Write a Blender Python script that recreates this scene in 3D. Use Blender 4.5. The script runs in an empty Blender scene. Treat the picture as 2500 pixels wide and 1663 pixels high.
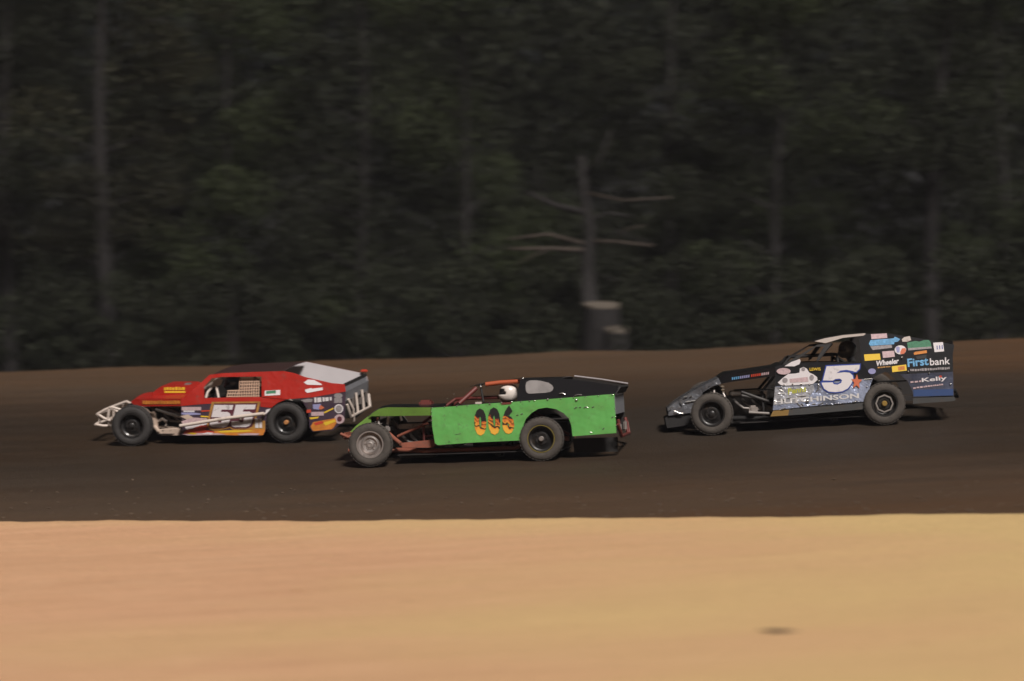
import bpy, bmesh, math, random
import numpy as np
from mathutils import Vector, Matrix
random.seed(7); RNG = np.random.default_rng(11)
R = math.radians
scn = bpy.context.scene
col = scn.collection

# ------------------------------------------------------------------ camera
CAM_H, FPX, HORIZON = 3.5, 7020.0, 590.0          # photo is 2500 x 1663 pixels
PITCH = math.atan((831.5 - HORIZON) / FPX)
cam_d = bpy.data.cameras.new('camera'); cam = bpy.data.objects.new('camera', cam_d); col.objects.link(cam)
cam.location = (0, 0, CAM_H); cam.rotation_euler = (math.pi/2 - PITCH, 0, 0)
cam_d.sensor_fit = 'HORIZONTAL'; cam_d.sensor_width = 36.0; cam_d.lens = 36.0*FPX/2500.0
cam_d.clip_start = 0.5; cam_d.clip_end = 2000
cam_d.dof.use_dof = True; cam_d.dof.focus_distance = 46.3; cam_d.dof.aperture_fstop = 0.50; cam_d.dof.aperture_ratio = 0.36   # wide-open anamorphic lens
scn.camera = cam
# ------------------------------------------------------------------ night sky, floodlight direction, exposure
SUN_EL, SUN_AZ = 46.0, 20.0                        # light comes from behind and a little right of the camera
w = bpy.data.worlds.new('World'); scn.world = w; w.use_nodes = True
nt = w.node_tree; sky = nt.nodes.new('ShaderNodeTexSky'); sky.sky_type = 'NISHITA'; sky.sun_disc = False
sky.sun_elevation = R(SUN_EL); sky.sun_rotation = R(180 - SUN_AZ)
bg = nt.nodes['Background']; bg.inputs['Strength'].default_value = 0.0012
nt.links.new(sky.outputs[0], bg.inputs[0])
sun_d = bpy.data.lights.new('sun', 'SUN'); sun_d.energy = 3.0; sun_d.angle = R(12); sun_d.color = (1.0, .93, .87)
sun = bpy.data.objects.new('sun', sun_d); col.objects.link(sun)
sdir = Vector((math.sin(R(SUN_AZ))*math.cos(R(SUN_EL)), -math.cos(R(SUN_AZ))*math.cos(R(SUN_EL)), math.sin(R(SUN_EL))))
sun.rotation_euler = sdir.to_track_quat('Z', 'Y').to_euler()
sun.location = (0, -20, 40)
scn.view_settings.view_transform = 'Standard'; scn.view_settings.look = 'None'
scn.view_settings.exposure = 0.52; scn.view_settings.gamma = 1.0
scn.cycles.max_bounces = 6; scn.cycles.use_denoising = True

# ------------------------------------------------------------------ materials
MATS = {}
def mat(name, rgb, rough=.5, metal=0.0, coat=0.0, bump=None, mud=0.0, spec=.5, var=0.0, vscale=3.0):
    if name in MATS: return MATS[name]
    m = bpy.data.materials.new(name); m.use_nodes = True
    n = m.node_tree.nodes; l = m.node_tree.links; b = n['Principled BSDF']
    b.inputs['Base Color'].default_value = (*rgb, 1); b.inputs['Roughness'].default_value = rough
    b.inputs['Metallic'].default_value = metal; b.inputs['Coat Weight'].default_value = coat
    b.inputs['Coat Roughness'].default_value = .12; b.inputs['Specular IOR Level'].default_value = spec
    tc = n.new('ShaderNodeTexCoord'); cur = None
    if var:
        ns = n.new('ShaderNodeTexNoise'); ns.inputs['Scale'].default_value = vscale; ns.inputs['Detail'].default_value = 5
        l.new(tc.outputs['Object'], ns.inputs['Vector'])
        mr = n.new('ShaderNodeMapRange'); mr.inputs[1].default_value = .3; mr.inputs[2].default_value = .7
        mr.inputs[3].default_value = 1-var; mr.inputs[4].default_value = 1+var*.6
        l.new(ns.outputs['Fac'], mr.inputs[0])
        mx = n.new('ShaderNodeMix'); mx.data_type = 'RGBA'; mx.blend_type = 'MULTIPLY'; mx.inputs[0].default_value = 1
        mx.inputs[6].default_value = (*rgb, 1); l.new(mr.outputs[0], mx.inputs[7]); cur = mx.outputs[2]
    if mud:
        ns = n.new('ShaderNodeTexNoise'); ns.inputs['Scale'].default_value = 7; ns.inputs['Detail'].default_value = 9
        ns.inputs['Roughness'].default_value = .72; l.new(tc.outputs['Object'], ns.inputs['Vector'])
        mr = n.new('ShaderNodeMapRange'); mr.inputs[1].default_value = .60-.16*mud; mr.inputs[2].default_value = .74-.1*mud
        mr.inputs[4].default_value = .75; l.new(ns.outputs['Fac'], mr.inputs[0])
        mx = n.new('ShaderNodeMix'); mx.data_type = 'RGBA'; l.new(mr.outputs[0], mx.inputs[0])
        if cur is None: mx.inputs[6].default_value = (*rgb, 1)
        else: l.new(cur, mx.inputs[6])
        mx.inputs[7].default_value = (.085, .06, .042, 1); cur = mx.outputs[2]
        rr = n.new('ShaderNodeMapRange'); rr.inputs[3].default_value = rough; rr.inputs[4].default_value = .85
        l.new(mr.outputs[0], rr.inputs[0]); l.new(rr.outputs[0], b.inputs['Roughness'])
    if cur is not None: l.new(cur, b.inputs['Base Color'])
    if bump:
        ns = n.new('ShaderNodeTexNoise'); ns.inputs['Scale'].default_value = bump[0]; ns.inputs['Detail'].default_value = 3
        l.new(tc.outputs['Object'], ns.inputs['Vector'])
        bp = n.new('ShaderNodeBump'); bp.inputs['Strength'].default_value = bump[1]; bp.inputs['Distance'].default_value = bump[2] if len(bump) > 2 else .03
        l.new(ns.outputs['Fac'], bp.inputs['Height']); l.new(bp.outputs[0], b.inputs['Normal'])
        if coat: l.new(bp.outputs[0], b.inputs['Coat Normal'])
    MATS[name] = m; return m

def ground_mat(name, c1, c2, c3, stretch, rough, bump, c4=None, lamp_cast=0.0):
    m = bpy.data.materials.new(name); m.use_nodes = True; n = m.node_tree.nodes; l = m.node_tree.links
    b = n['Principled BSDF']; b.inputs['Roughness'].default_value = rough; b.inputs['Specular IOR Level'].default_value = .2
    tc = n.new('ShaderNodeTexCoord')
    def noise(sc, scale, detail, rgh=.6):
        mp = n.new('ShaderNodeMapping'); mp.inputs['Scale'].default_value = sc; l.new(tc.outputs['Object'], mp.inputs[0])
        ns = n.new('ShaderNodeTexNoise'); ns.inputs['Scale'].default_value = scale; ns.inputs['Detail'].default_value = detail
        ns.inputs['Roughness'].default_value = rgh; l.new(mp.outputs[0], ns.inputs['Vector']); return ns
    def ramp(src, lo, hi):
        mr = n.new('ShaderNodeMapRange'); mr.inputs[1].default_value = lo; mr.inputs[2].default_value = hi
        l.new(src, mr.inputs[0]); return mr.outputs[0]
    def mixc(f, a, bb):
        mx = n.new('ShaderNodeMix'); mx.data_type = 'RGBA'; l.new(f, mx.inputs[0])
        for i, v in ((6, a), (7, bb)):
            if isinstance(v, tuple): mx.inputs[i].default_value = (*v, 1)
            else: l.new(v, mx.inputs[i])
        return mx.outputs[2]
    streak = noise((stretch, 1, 1), 2.2, 6); grain = noise((1, 1, 1), 22, 4, .7); large = noise((.5, 1, 1), .16, 3)
    fine = noise((stretch*.7, 1, 1), 9, 5, .65)
    c = mixc(ramp(streak.outputs['Fac'], .3, .72), c1, c2)
    c = mixc(ramp(fine.outputs['Fac'], .52, .8), c, c3)
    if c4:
        # large tone patches, plus the floodlights' pink-to-yellow cast painted in from left to right
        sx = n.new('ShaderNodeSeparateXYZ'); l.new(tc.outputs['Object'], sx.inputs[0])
        dx = n.new('ShaderNodeMath'); dx.operation = 'MULTIPLY_ADD'; l.new(sx.outputs['X'], dx.inputs[0]); dx.inputs[1].default_value = lamp_cast; l.new(large.outputs['Fac'], dx.inputs[2])
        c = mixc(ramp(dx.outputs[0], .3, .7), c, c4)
    hs = n.new('ShaderNodeMix'); hs.data_type = 'RGBA'; hs.blend_type = 'MULTIPLY'; hs.inputs[0].default_value = .35
    l.new(c, hs.inputs[6]); l.new(ramp(grain.outputs['Fac'], .25, .6), hs.inputs[7])
    l.new(hs.outputs[2], b.inputs['Base Color'])
    ad = n.new('ShaderNodeMath'); ad.operation = 'ADD'; l.new(streak.outputs['Fac'], ad.inputs[0])
    l.new(grain.outputs['Fac'], ad.inputs[1])
    bp = n.new('ShaderNodeBump'); bp.inputs['Strength'].default_value = bump; bp.inputs['Distance'].default_value = .05
    l.new(ad.outputs[0], bp.inputs['Height']); l.new(bp.outputs[0], b.inputs['Normal'])
    return m

# ------------------------------------------------------------------ helpers: objects
def link(o, parent=None):
    col.objects.link(o)
    if parent is not None: o.parent = parent
    return o
def mesh_obj(name, verts, faces, m, parent=None, smooth=False):
    me = bpy.data.meshes.new(name); me.from_pydata([tuple(v) for v in verts], [], faces); me.update()
    if smooth: me.polygons.foreach_set('use_smooth', [True]*len(me.polygons))
    me.materials.append(m); return link(bpy.data.objects.new(name, me), parent)
def bm_obj(name, bm, m, parent=None, smooth=False):
    bmesh.ops.recalc_face_normals(bm, faces=bm.faces)
    me = bpy.data.meshes.new(name); bm.to_mesh(me); bm.free()
    if smooth: me.polygons.foreach_set('use_smooth', [True]*len(me.polygons))
    me.materials.append(m); return link(bpy.data.objects.new(name, me), parent)
def tag(o, label, cat, group=None, kind=None):
    o['label'] = label
    if cat: o['category'] = cat
    if group: o['group'] = group
    if kind: o['kind'] = kind
    return o
def struct(o, label=None):
    o['kind'] = 'structure'
    if label: o['label'] = label
    return o
def add_tube(bm, pts, r, seg=8, taper=None, cap=True):
    pts = [Vector(p) for p in pts]; rings = []
    for i, p in enumerate(pts):
        d = (pts[min(i+1, len(pts)-1)] - pts[max(i-1, 0)]).normalized()
        a = d.cross(Vector((0, 0, 1)));
        if a.length < 1e-3: a = d.cross(Vector((1, 0, 0)))
        a.normalize(); b = d.cross(a)
        rr = r if taper is None else r + (taper - r)*i/(len(pts)-1)
        rings.append([bm.verts.new(p + (a*math.cos(t) + b*math.sin(t))*rr) for t in [2*math.pi*k/seg for k in range(seg)]])
    for i in range(len(rings)-1):
        for k in range(seg):
            bm.faces.new((rings[i][k], rings[i][(k+1) % seg], rings[i+1][(k+1) % seg], rings[i+1][k]))
    if cap:
        bm.faces.new(rings[0][::-1]); bm.faces.new(rings[-1])
def add_box(bm, c, s, bev=0.0):
    r = bmesh.ops.create_cube(bm, size=1.0)
    bmesh.ops.scale(bm, vec=s, verts=r['verts']); bmesh.ops.translate(bm, vec=c, verts=r['verts'])
    if bev:
        es = list({e for v in r['verts'] for e in v.link_edges})
        bmesh.ops.bevel(bm, geom=es, offset=bev, segments=2, affect='EDGES')
def add_lathe(bm, prof, seg=40, axis_y=True):
    # prof: (radius, lateral) pairs, revolved about the local y axis
    rings = []
    for rr, yy in prof:
        if rr < 1e-5: rings.append([bm.verts.new((0, yy, 0))])
        else: rings.append([bm.verts.new((rr*math.cos(2*math.pi*k/seg), yy, rr*math.sin(2*math.pi*k/seg))) for k in range(seg)])
    for A_, B_ in zip(rings, rings[1:]):
        for k in range(seg):
            q = [A_[k % len(A_)], A_[(k+1) % len(A_)], B_[(k+1) % len(B_)], B_[k % len(B_)]]
            u = []
            for v in q:
                if v not in u: u.append(v)
            if len(u) > 2: bm.faces.new(u)

# ------------------------------------------------------------------ the lie of the land
def bank(y):
    t = (np.asarray(y, float) - 39.0)
    return .012*t + .050*np.log1p(np.exp(np.clip(t*1.3, -40, 40)))/1.3
B45 = float(bank(45.0))
def zt(x, y):
    yy = np.minimum(y, 63.0)
    return bank(yy) - B45 + .048*14*np.tanh(np.asarray(x, float)/14) + .09 + .032*np.tanh((np.asarray(x, float)-4.7)/1.5)
CR = Vector((1, 0, 0)); CU = Vector((0, math.sin(PITCH), math.cos(PITCH))); CF = Vector((0, math.cos(PITCH), -math.sin(PITCH)))
CO = Vector((0, 0, CAM_H))
def ray(px, py): return (CF + CR*((px-1250)/FPX) - CU*((py-831.5)/FPX))
def hit(px, py):
    d = ray(px, py); lo, hi = 10.0, 120.0
    f = lambda t: (CO + d*t).z - float(zt((CO+d*t).x, (CO+d*t).y))
    for t in np.arange(10, 120, 1.0):
        if f(t) < 0: hi = t; lo = t-1; break
    for _ in range(40):
        mid = (lo+hi)/2
        if f(mid) > 0: lo = mid
        else: hi = mid
    return CO + d*lo
def at(px, py, Y):
    d = ray(px, py); return CO + d*(Y/d.y)
inner = [hit(px, py) for px, py in ((0,1274),(260,1272),(500,1270),(800,1271),(1250,1268),(1500,1264),(1750,1262),(2080,1261),(2200,1257),(2500,1256))]
outer = [hit(px, py) for px, py in ((0,911),(220,905),(560,894),(1250,869.5),(1900,848),(2360,835),(2500,832))]
def edge(pts, x, s):
    xs = [p.x for p in pts]; ys = [p.y for p in pts]; x = np.asarray(x, float)
    y = np.interp(x, xs, ys)
    y = np.where(x < xs[0], ys[0] + s*(xs[0]-x), y); return np.where(x > xs[-1], ys[-1] - s*(x-xs[-1]), y)
def yi(x): return edge(inner, x, .10) + .05*np.sin(x*1.1+2) + .03*np.sin(x*3.1) + .025*np.sin(x*7.7+1) + .015*np.sin(x*17.3)
def yo(x): return edge(outer, x, .12)
def grid_obj(name, xs, vs, fn, m):
    X, V = np.meshgrid(xs, vs); P = fn(X, V).reshape(-1, 3); nx, nv = len(xs), len(vs)
    i = np.arange(nx*nv).reshape(nv, nx)
    q = np.stack([i[:-1, :-1], i[:-1, 1:], i[1:, 1:], i[1:, :-1]], -1).reshape(-1, 4)
    me = bpy.data.meshes.new(name); me.vertices.add(len(P)); me.vertices.foreach_set('co', P.ravel())
    me.loops.add(q.size); me.loops.foreach_set('vertex_index', q.ravel().astype(np.int32))
    me.polygons.add(len(q)); me.polygons.foreach_set('loop_start', np.arange(0, q.size, 4, dtype=np.int32))
    me.polygons.foreach_set('loop_total', np.full(len(q), 4, np.int32)); me.update(calc_edges=True); me.validate()
    me.polygons.foreach_set('use_smooth', [True]*len(q))
    me.materials.append(m); return link(bpy.data.objects.new(name, me))
def nz(x, y, s, seed=0):
    return (np.sin(x*s*1.0+seed)*np.sin(y*s*1.7+seed*2.1) + .5*np.sin(x*s*2.3+y*s*1.1+seed*3) + .3*np.sin(y*s*4.1-x*s*.7+seed))
M_sand = ground_mat('infield_sand', (.75,.435,.255), (.65,.37,.21), (.82,.52,.32), .13, .95, .5, (.72,.505,.235), lamp_cast=.03)
M_clay = ground_mat('track_clay', (.098,.053,.026), (.066,.037,.020), (.124,.070,.036), .10, .8, .5, (.080,.056,.038))
def M_clay_groove(m):
    # the raced-in groove across the middle of the track is packed, damp and darker than the loose dirt at both sides
    n = m.node_tree.nodes; l = m.node_tree.links; b = n['Principled BSDF']; src = b.inputs['Base Color'].links[0].from_socket
    tc = n.new('ShaderNodeTexCoord'); sp = n.new('ShaderNodeSeparateXYZ'); l.new(tc.outputs['Object'], sp.inputs[0])
    mp = n.new('ShaderNodeMapping'); mp.inputs['Scale'].default_value = (.08, .5, 1); l.new(tc.outputs['Object'], mp.inputs[0])
    ns = n.new('ShaderNodeTexNoise'); ns.inputs['Scale'].default_value = 1.6; ns.inputs['Detail'].default_value = 5; l.new(mp.outputs[0], ns.inputs['Vector'])
    a = n.new('ShaderNodeMath'); a.operation = 'MULTIPLY_ADD'; l.new(ns.outputs['Fac'], a.inputs[0]); a.inputs[1].default_value = 3.5; l.new(sp.outputs['Y'], a.inputs[2])
    c = n.new('ShaderNodeMath'); c.operation = 'MULTIPLY_ADD'; l.new(sp.outputs['X'], c.inputs[0]); c.inputs[1].default_value = .17; l.new(a.outputs[0], c.inputs[2])
    cr = n.new('ShaderNodeValToRGB'); mr = n.new('ShaderNodeMapRange'); mr.inputs[1].default_value = 36; mr.inputs[2].default_value = 66; l.new(c.outputs[0], mr.inputs[0]); l.new(mr.outputs[0], cr.inputs[0])
    e = cr.color_ramp.elements; e[0].position = .12; e[0].color = (1.16, 1.0, .84, 1); e[1].position = .78; e[1].color = (1.08, 1.0, .9, 1)
    for p, v in ((.22, (1.0, .95, .92, 1)), (.36, (.55, .60, .66, 1)), (.56, (.46, .52, .60, 1)), (.68, (.68, .69, .71, 1))):
        q = e.new(p); q.color = v
    mx = n.new('ShaderNodeMix'); mx.data_type = 'RGBA'; mx.blend_type = 'MULTIPLY'; mx.inputs[0].default_value = 1
    l.new(src, mx.inputs[6]); l.new(cr.outputs[0], mx.inputs[7]); l.new(mx.outputs[2], b.inputs['Base Color'])
    rr = n.new('ShaderNodeMapRange'); rr.inputs[1].default_value = .55; rr.inputs[2].default_value = 1; rr.inputs[3].default_value = .62; rr.inputs[4].default_value = .92
    l.new(cr.outputs[0], rr.inputs[0]); l.new(rr.outputs[0], b.inputs['Roughness'])
M_floor = ground_mat('forest_floor_soil', (.03,.028,.015), (.02,.02,.011), (.04,.032,.02), 1, .95, .8)
xs = np.concatenate([np.linspace(-180, -16, 40), np.linspace(-15.5, 15.5, 280), np.linspace(16, 180, 40)])
def f_track(X, V):
    a = yi(X) - .6; b = yo(X) + .15; Y = a + (b-a)*V
    Z = zt(X, Y) + .010*nz(X*.25, Y*2.0, 1.6, 2) + .004*nz(X, Y, 6, 1)
    Z = Z + .05*np.exp(-((Y-b+.25)/.22)**2)*(1+.5*np.sin(X*1.3))
    return np.stack([X, Y, Z], -1)
M_clay_groove(M_clay)
struct(grid_obj('dirt_track', xs, np.linspace(0, 1, 160), f_track, M_clay), 'dark brown banked clay race track')
def f_in(X, V):
    b = yi(X); Y = -60 + (b+60)*(1-(1-V)**2.2)
    d = b - Y
    Z = zt(X, Y) + .05*(1-np.exp(-d/.10)) + .007*nz(X, Y*1.3, .9, 4)*np.clip(d, 0, 1) - .02
    return np.stack([X, Y, Z], -1)
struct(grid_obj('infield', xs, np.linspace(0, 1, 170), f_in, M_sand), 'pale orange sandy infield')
def f_out(X, V):
    a = yo(X) + .1; Y = a + (V**2)*420
    Z = zt(X, a) - .05 - .7*(1-np.exp(-(Y-a)/1.6)) + .03*nz(X, Y, .8, 3)
    return np.stack([X, Y, Z], -1)
def z_out(x, y):
    a = float(yo(x))+.1; return float(zt(x, a)) - .05 - .7*(1-math.exp(-(y-a)/1.6))
struct(grid_obj('ground', xs, np.linspace(0, 1, 80), f_out, M_floor), 'dark forest floor beyond the track bank')

# dirt crumbs thrown along the inner edge and over the infield
def crumbs(name, n, fn, size, m, label):
    bm = bmesh.new()
    for _ in range(n):
        x, y, z = fn(); s = random.uniform(.4, 1.0)*size
        r = bmesh.ops.create_icosphere(bm, subdivisions=1, radius=s)
        for v in r['verts']: v.co = Vector((v.co.x*random.uniform(.8, 1.5), v.co.y*random.uniform(.8, 1.2), v.co.z*random.uniform(.5, .8)))
        bmesh.ops.translate(bm, vec=(x, y, z), verts=r['verts'])
    o = bm_obj(name, bm, m); tag(o, label, None, kind='stuff'); return o
def p_in():
    x = random.uniform(-9, 9); y = random.uniform(24, 36); return x, y, float(zt(x, y)) + .032
crumbs('infield_crumbs', 260, p_in, .03, mat('crumb_sand', (.5, .33, .18), .9), 'small sandy crumbs strewn over the infield')
def p_tr():
    x = random.uniform(-10, 10); y = float(yi(x)) + abs(random.gauss(0, 1.6)) + .1; return x, y, float(zt(x, y)) + .008
crumbs('track_crumbs', 260, p_tr, .026, mat('crumb_clay', (.10, .068, .045), .9), 'dark clay crumbs along the inner edge of the track')
pc = hit(1905, 1552)
bm = bmesh.new(); r_ = bmesh.ops.create_icosphere(bm, subdivisions=3, radius=1.0)
for v in r_['verts']:
    k = 1 + .25*math.sin(v.co.x*5+1)*math.cos(v.co.y*4) ; v.co = Vector((v.co.x*.17*k, v.co.y*.035*k, v.co.z*.016*k))
o = bm_obj('rubber_scrap', bm, mat('black_rubber', (.012, .011, .011), .7), None, True)
o.location = pc + Vector((0, 0, .045)); o.rotation_euler = (0, R(4), R(8))
tag(o, 'small dark rubber scrap lying on the pale infield', 'scrap')
# ------------------------------------------------------------------ car paint and metals
P_red = mat('red_paint', (.37,.020,.013), .42, spec=.3, coat=.08, bump=(2.2,.7,.06), mud=.25)
P_red_dark = mat('dark_maroon_roof', (.045,.022,.02), .5, coat=.1, bump=(2.5,.2))
P_navy = mat('navy_wrap', (.05,.032,.055), .35, coat=.4, bump=(3,.3), mud=.4)
P_white = mat('white_sheet', (.66,.62,.64), .5, bump=(2,.1), var=.06)
P_print_white = mat('white_print', (.70,.66,.68), .55, mud=.08)
P_print_maroon = mat('maroon_print', (.10,.02,.035), .55)
P_gold = mat('gold_print', (.42,.21,.05), .5, var=.3, vscale=8)
P_yellow = mat('yellow_print', (.75,.50,.035), .5, mud=.15)
P_orange = mat('orange_print', (.62,.22,.035), .5, mud=.2, var=.3, vscale=9)
P_redpr = mat('red_print', (.55,.06,.03), .5, mud=.15)
P_pink = mat('pink_print', (.55,.40,.42), .55, var=.2, vscale=30)
P_greypr = mat('grey_print', (.30,.27,.28), .6, var=.25, vscale=40)
P_print_grey = mat('worn_silver_print', (.62,.60,.60), .4, mud=.45)
P_bluepr = mat('blue_print', (.03,.06,.30), .5)
P_sky = mat('sky_blue_print', (.13,.36,.62), .5, var=.3, vscale=25)
P_lav = mat('lavender_print', (.30,.30,.52), .5)
P_greenpr = mat('dark_green_print', (.05,.20,.11), .55, var=.3, vscale=30)
P_lime = mat('lime_print', (.42,.42,.05), .5)
P_blackpr = mat('black_print', (.012,.012,.014), .5)
P_starpr = mat('star_orange_print', (.60,.16,.08), .45)
P_green = mat('green_paint', (.12,.39,.095), .34, coat=.6, bump=(1.5,.9,.11), mud=.22, var=.14, vscale=2.2)
P_green2 = mat('faded_green_paint', (.15,.29,.05), .45, coat=.2, bump=(2.6,.3), mud=.35, var=.25, vscale=2.5)
P_black = mat('black_paint', (.010,.010,.012), .3, coat=.2, bump=(3,.12))
P_blackm = mat('black_matt', (.012,.011,.011), .75)
P_int = mat('dark_interior', (.016,.013,.012), .8)
P_foil = mat('crumpled_silver_foil', (.46,.47,.52), .22, metal=.35, coat=.8, bump=(9,1.0,.05), mud=.3, var=.5, vscale=7)
P_blue = mat('silver_blue_wrap', (.31,.35,.48), .25, metal=.3, coat=.8, bump=(8,1.0,.045), mud=.25, var=.55, vscale=4)
P_bluegrey = mat('blue_grey_wrap', (.075,.085,.13), .3, metal=.2, coat=.5, bump=(6,.9,.04), mud=.2, var=.4)
P_nose = mat('silver_nose_skin', (.17,.175,.195), .22, metal=.35, coat=.4, bump=(7,1.0,.05), mud=.35, var=.4)
P_skirt = mat('dusty_skirt', (.045,.045,.045), .7, mud=.4)
P_roofpale = mat('pale_roof_trim', (.52,.46,.42), .5, mud=.2)
P_alu = mat('bare_aluminium', (.27,.255,.255), .6, metal=0, bump=(1.5,.3), var=.25, vscale=5)
P_steel = mat('silver_steel', (.46,.42,.40), .36, metal=.7, mud=.3)
P_greysheet = mat('grey_sheet', (.20,.205,.225), .55, bump=(3,.2), mud=.25)
P_beige = mat('beige_tube', (.55,.43,.35), .5, mud=.45)
P_wtube = mat('white_tube', (.62,.53,.47), .45, mud=.25)
P_rust = mat('rusty_red_frame', (.28,.085,.05), .65, mud=.5, var=.3)
P_dkred = mat('dark_red_tube', (.14,.03,.025), .5, mud=.3)
P_orangebar = mat('orange_bar', (.42,.09,.035), .5)
P_engine = mat('engine_grey', (.06,.056,.055), .5, metal=.4, mud=.4)
P_header = mat('header_steel', (.36,.33,.31), .4, metal=.6, mud=.4)
P_tyre = mat('tyre_rubber', (.035,.032,.031), .82, var=.2, vscale=14, bump=(40,.3))
P_tyre_d = mat('dusty_tyre_rubber', (.070,.060,.052), .88, var=.25, vscale=9, bump=(40,.3))
P_wblack = mat('black_wheel', (.016,.015,.015), .42, coat=.2, mud=.2)
P_wyellow = mat('yellow_rim_lip', (.22,.17,.03), .5, mud=.3)
P_hub_or = mat('orange_hub', (.45,.20,.07), .5)
P_hub_gold = mat('gold_hub', (.32,.20,.05), .4, metal=.3)
P_net = mat('beige_net_webbing', (.50,.33,.24), .8)
P_rivet = mat('rivet_aluminium', (.75,.72,.68), .22, metal=.9)
P_suit = {'red': mat('suit_charcoal', (.03,.03,.04), .8), 'green': mat('suit_black', (.02,.018,.018), .8), 'blue': mat('suit_grey', (.05,.05,.055), .8)}
def flame_mat():
    m = bpy.data.materials.new('flame_digit_print'); m.use_nodes = True; n = m.node_tree.nodes; l = m.node_tree.links
    b = n['Principled BSDF']; b.inputs['Roughness'].default_value = .45
    tc = n.new('ShaderNodeTexCoord'); sp = n.new('ShaderNodeSeparateXYZ'); l.new(tc.outputs['Generated'], sp.inputs[0])
    ns = n.new('ShaderNodeTexNoise'); ns.inputs['Scale'].default_value = 11; ns.inputs['Detail'].default_value = 4; l.new(tc.outputs['Object'], ns.inputs['Vector'])
    a = n.new('ShaderNodeMath'); a.operation = 'MULTIPLY_ADD'; l.new(ns.outputs['Fac'], a.inputs[0]); a.inputs[1].default_value = .55; a.inputs[2].default_value = -.30
    s = n.new('ShaderNodeMath'); s.operation = 'ADD'; l.new(sp.outputs['Z'], s.inputs[0]); l.new(a.outputs[0], s.inputs[1])
    xx = n.new('ShaderNodeMath'); xx.operation = 'MULTIPLY_ADD'; l.new(sp.outputs['X'], xx.inputs[0]); xx.inputs[1].default_value = -.28; l.new(s.outputs[0], xx.inputs[2])
    cr = n.new('ShaderNodeValToRGB'); l.new(xx.outputs[0], cr.inputs[0]); e = cr.color_ramp.elements
    e[0].position = 0; e[0].color = (.80, .42, .05, 1); e[1].position = .46; e[1].color = (.012, .012, .012, 1)
    for p, c in ((.08, (.72, .27, .03, 1)), (.11, (.03, .015, .01, 1)), (.17, (.03, .015, .01, 1)), (.20, (.75, .36, .04, 1)), (.27, (.62, .14, .03, 1)), (.31, (.03, .015, .01, 1)), (.34, (.66, .24, .03, 1)), (.40, (.5, .08, .02, 1)), (.42, (.02, .015, .015, 1))):
        q = e.new(p); q.color = c
    l.new(cr.outputs[0], b.inputs['Base Color']); return m
P_flame = flame_mat()

# ------------------------------------------------------------------ text outlines
def text_mesh2d(s, bold=.0, shear=0.0):
    cu = bpy.data.curves.new('t', 'FONT'); cu.body = s; cu.offset = bold; cu.shear = shear; cu.resolution_u = 3
    ob = bpy.data.objects.new('t', cu); col.objects.link(ob)
    dg = bpy.context.evaluated_depsgraph_get(); me = bpy.data.meshes.new_from_object(ob.evaluated_get(dg))
    vs = [(v.co.x, v.co.y) for v in me.vertices]; fs = [tuple(p.vertices) for p in me.polygons]
    bpy.data.objects.remove(ob); bpy.data.curves.remove(cu); bpy.data.meshes.remove(me)
    xa, xb = min(v[0] for v in vs), max(v[0] for v in vs); ya, yb = min(v[1] for v in vs), max(v[1] for v in vs)
    return [((x-xa)/(xb-xa), (y-ya)/(yb-ya)) for x, y in vs], fs
FIVE = [(0,1),(1,1),(1,.79),(.45,.79),(.43,.69),(.78,.69),(.93,.62),(1,.5),(1,.17),(.92,.05),(.78,0),(.18,0),(.05,.05),(0,.15),(0,.27),(.40,.27),(.42,.21),(.56,.21),(.58,.25),(.58,.42),(.55,.45),(.0,.45)]
def offset_poly(p, d):
    n = len(p); area = sum(p[i][0]*p[(i+1) % n][1]-p[(i+1) % n][0]*p[i][1] for i in range(n)); s = 1 if area > 0 else -1; out = []
    for i in range(n):
        a, b, c = Vector(p[i-1][:2]), Vector(p[i][:2]), Vector(p[(i+1) % n][:2])
        e1, e2 = (b-a).normalized(), (c-b).normalized(); n1 = Vector((e1.y, -e1.x))*s; n2 = Vector((e2.y, -e2.x))*s
        m = (n1+n2); k = m.length
        m = m/k if k > .2 else n1
        out.append(tuple(b + m*min(d/max(m.dot(n1), .45), 2*d)))
    return out

# ------------------------------------------------------------------ wheels (meshes shared between the cars)
TR, TW = .342, .27
def lathe_mesh(name, prof, m, seg=44, extra=None, smooth=True):
    bm = bmesh.new(); add_lathe(bm, prof, seg)
    if extra: extra(bm)
    bmesh.ops.recalc_face_normals(bm, faces=bm.faces)
    me = bpy.data.meshes.new(name); bm.to_mesh(me); bm.free()
    if smooth:
        me.polygons.foreach_set('use_smooth', [True]*len(me.polygons)); me.set_sharp_from_angle(angle=R(40))
    me.materials.append(m); return me
def tyre_mesh(m, rim):
    h = TW/2; r = TR
    prof = [(rim, h-.035), (rim+.012, h-.008), (rim+.04, h+.004), (r-.06, h+.006), (r-.022, h-.008), (r-.006, h-.03), (r-.003, h-.07), (r-.012, h-.075),
            (r-.012, h-.085), (r, h-.09), (r, .012), (r-.012, .008), (r-.012, -.008), (r, -.012), (r, -h+.05), (r-.02, -h+.01), (r-.08, -h), (rim, -h+.03)]
    def blocks(bm):
        for k in range(36):
            a = 2*math.pi*k/36
            for y in (h-.035, -.06, .05):
                rr = bmesh.ops.create_cube(bm, size=1.0)
                bmesh.ops.scale(bm, vec=(.008, .05, .034), verts=rr['verts']); bmesh.ops.translate(bm, vec=(r-.0025, y, 0), verts=rr['verts'])
                bmesh.ops.rotate(bm, cent=(0, 0, 0), matrix=Matrix.Rotation(a + (.04 if y < 0 else 0), 3, 'Y'), verts=rr['verts'])
    return lathe_mesh('tyre', prof, m, 48, blocks)
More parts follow.
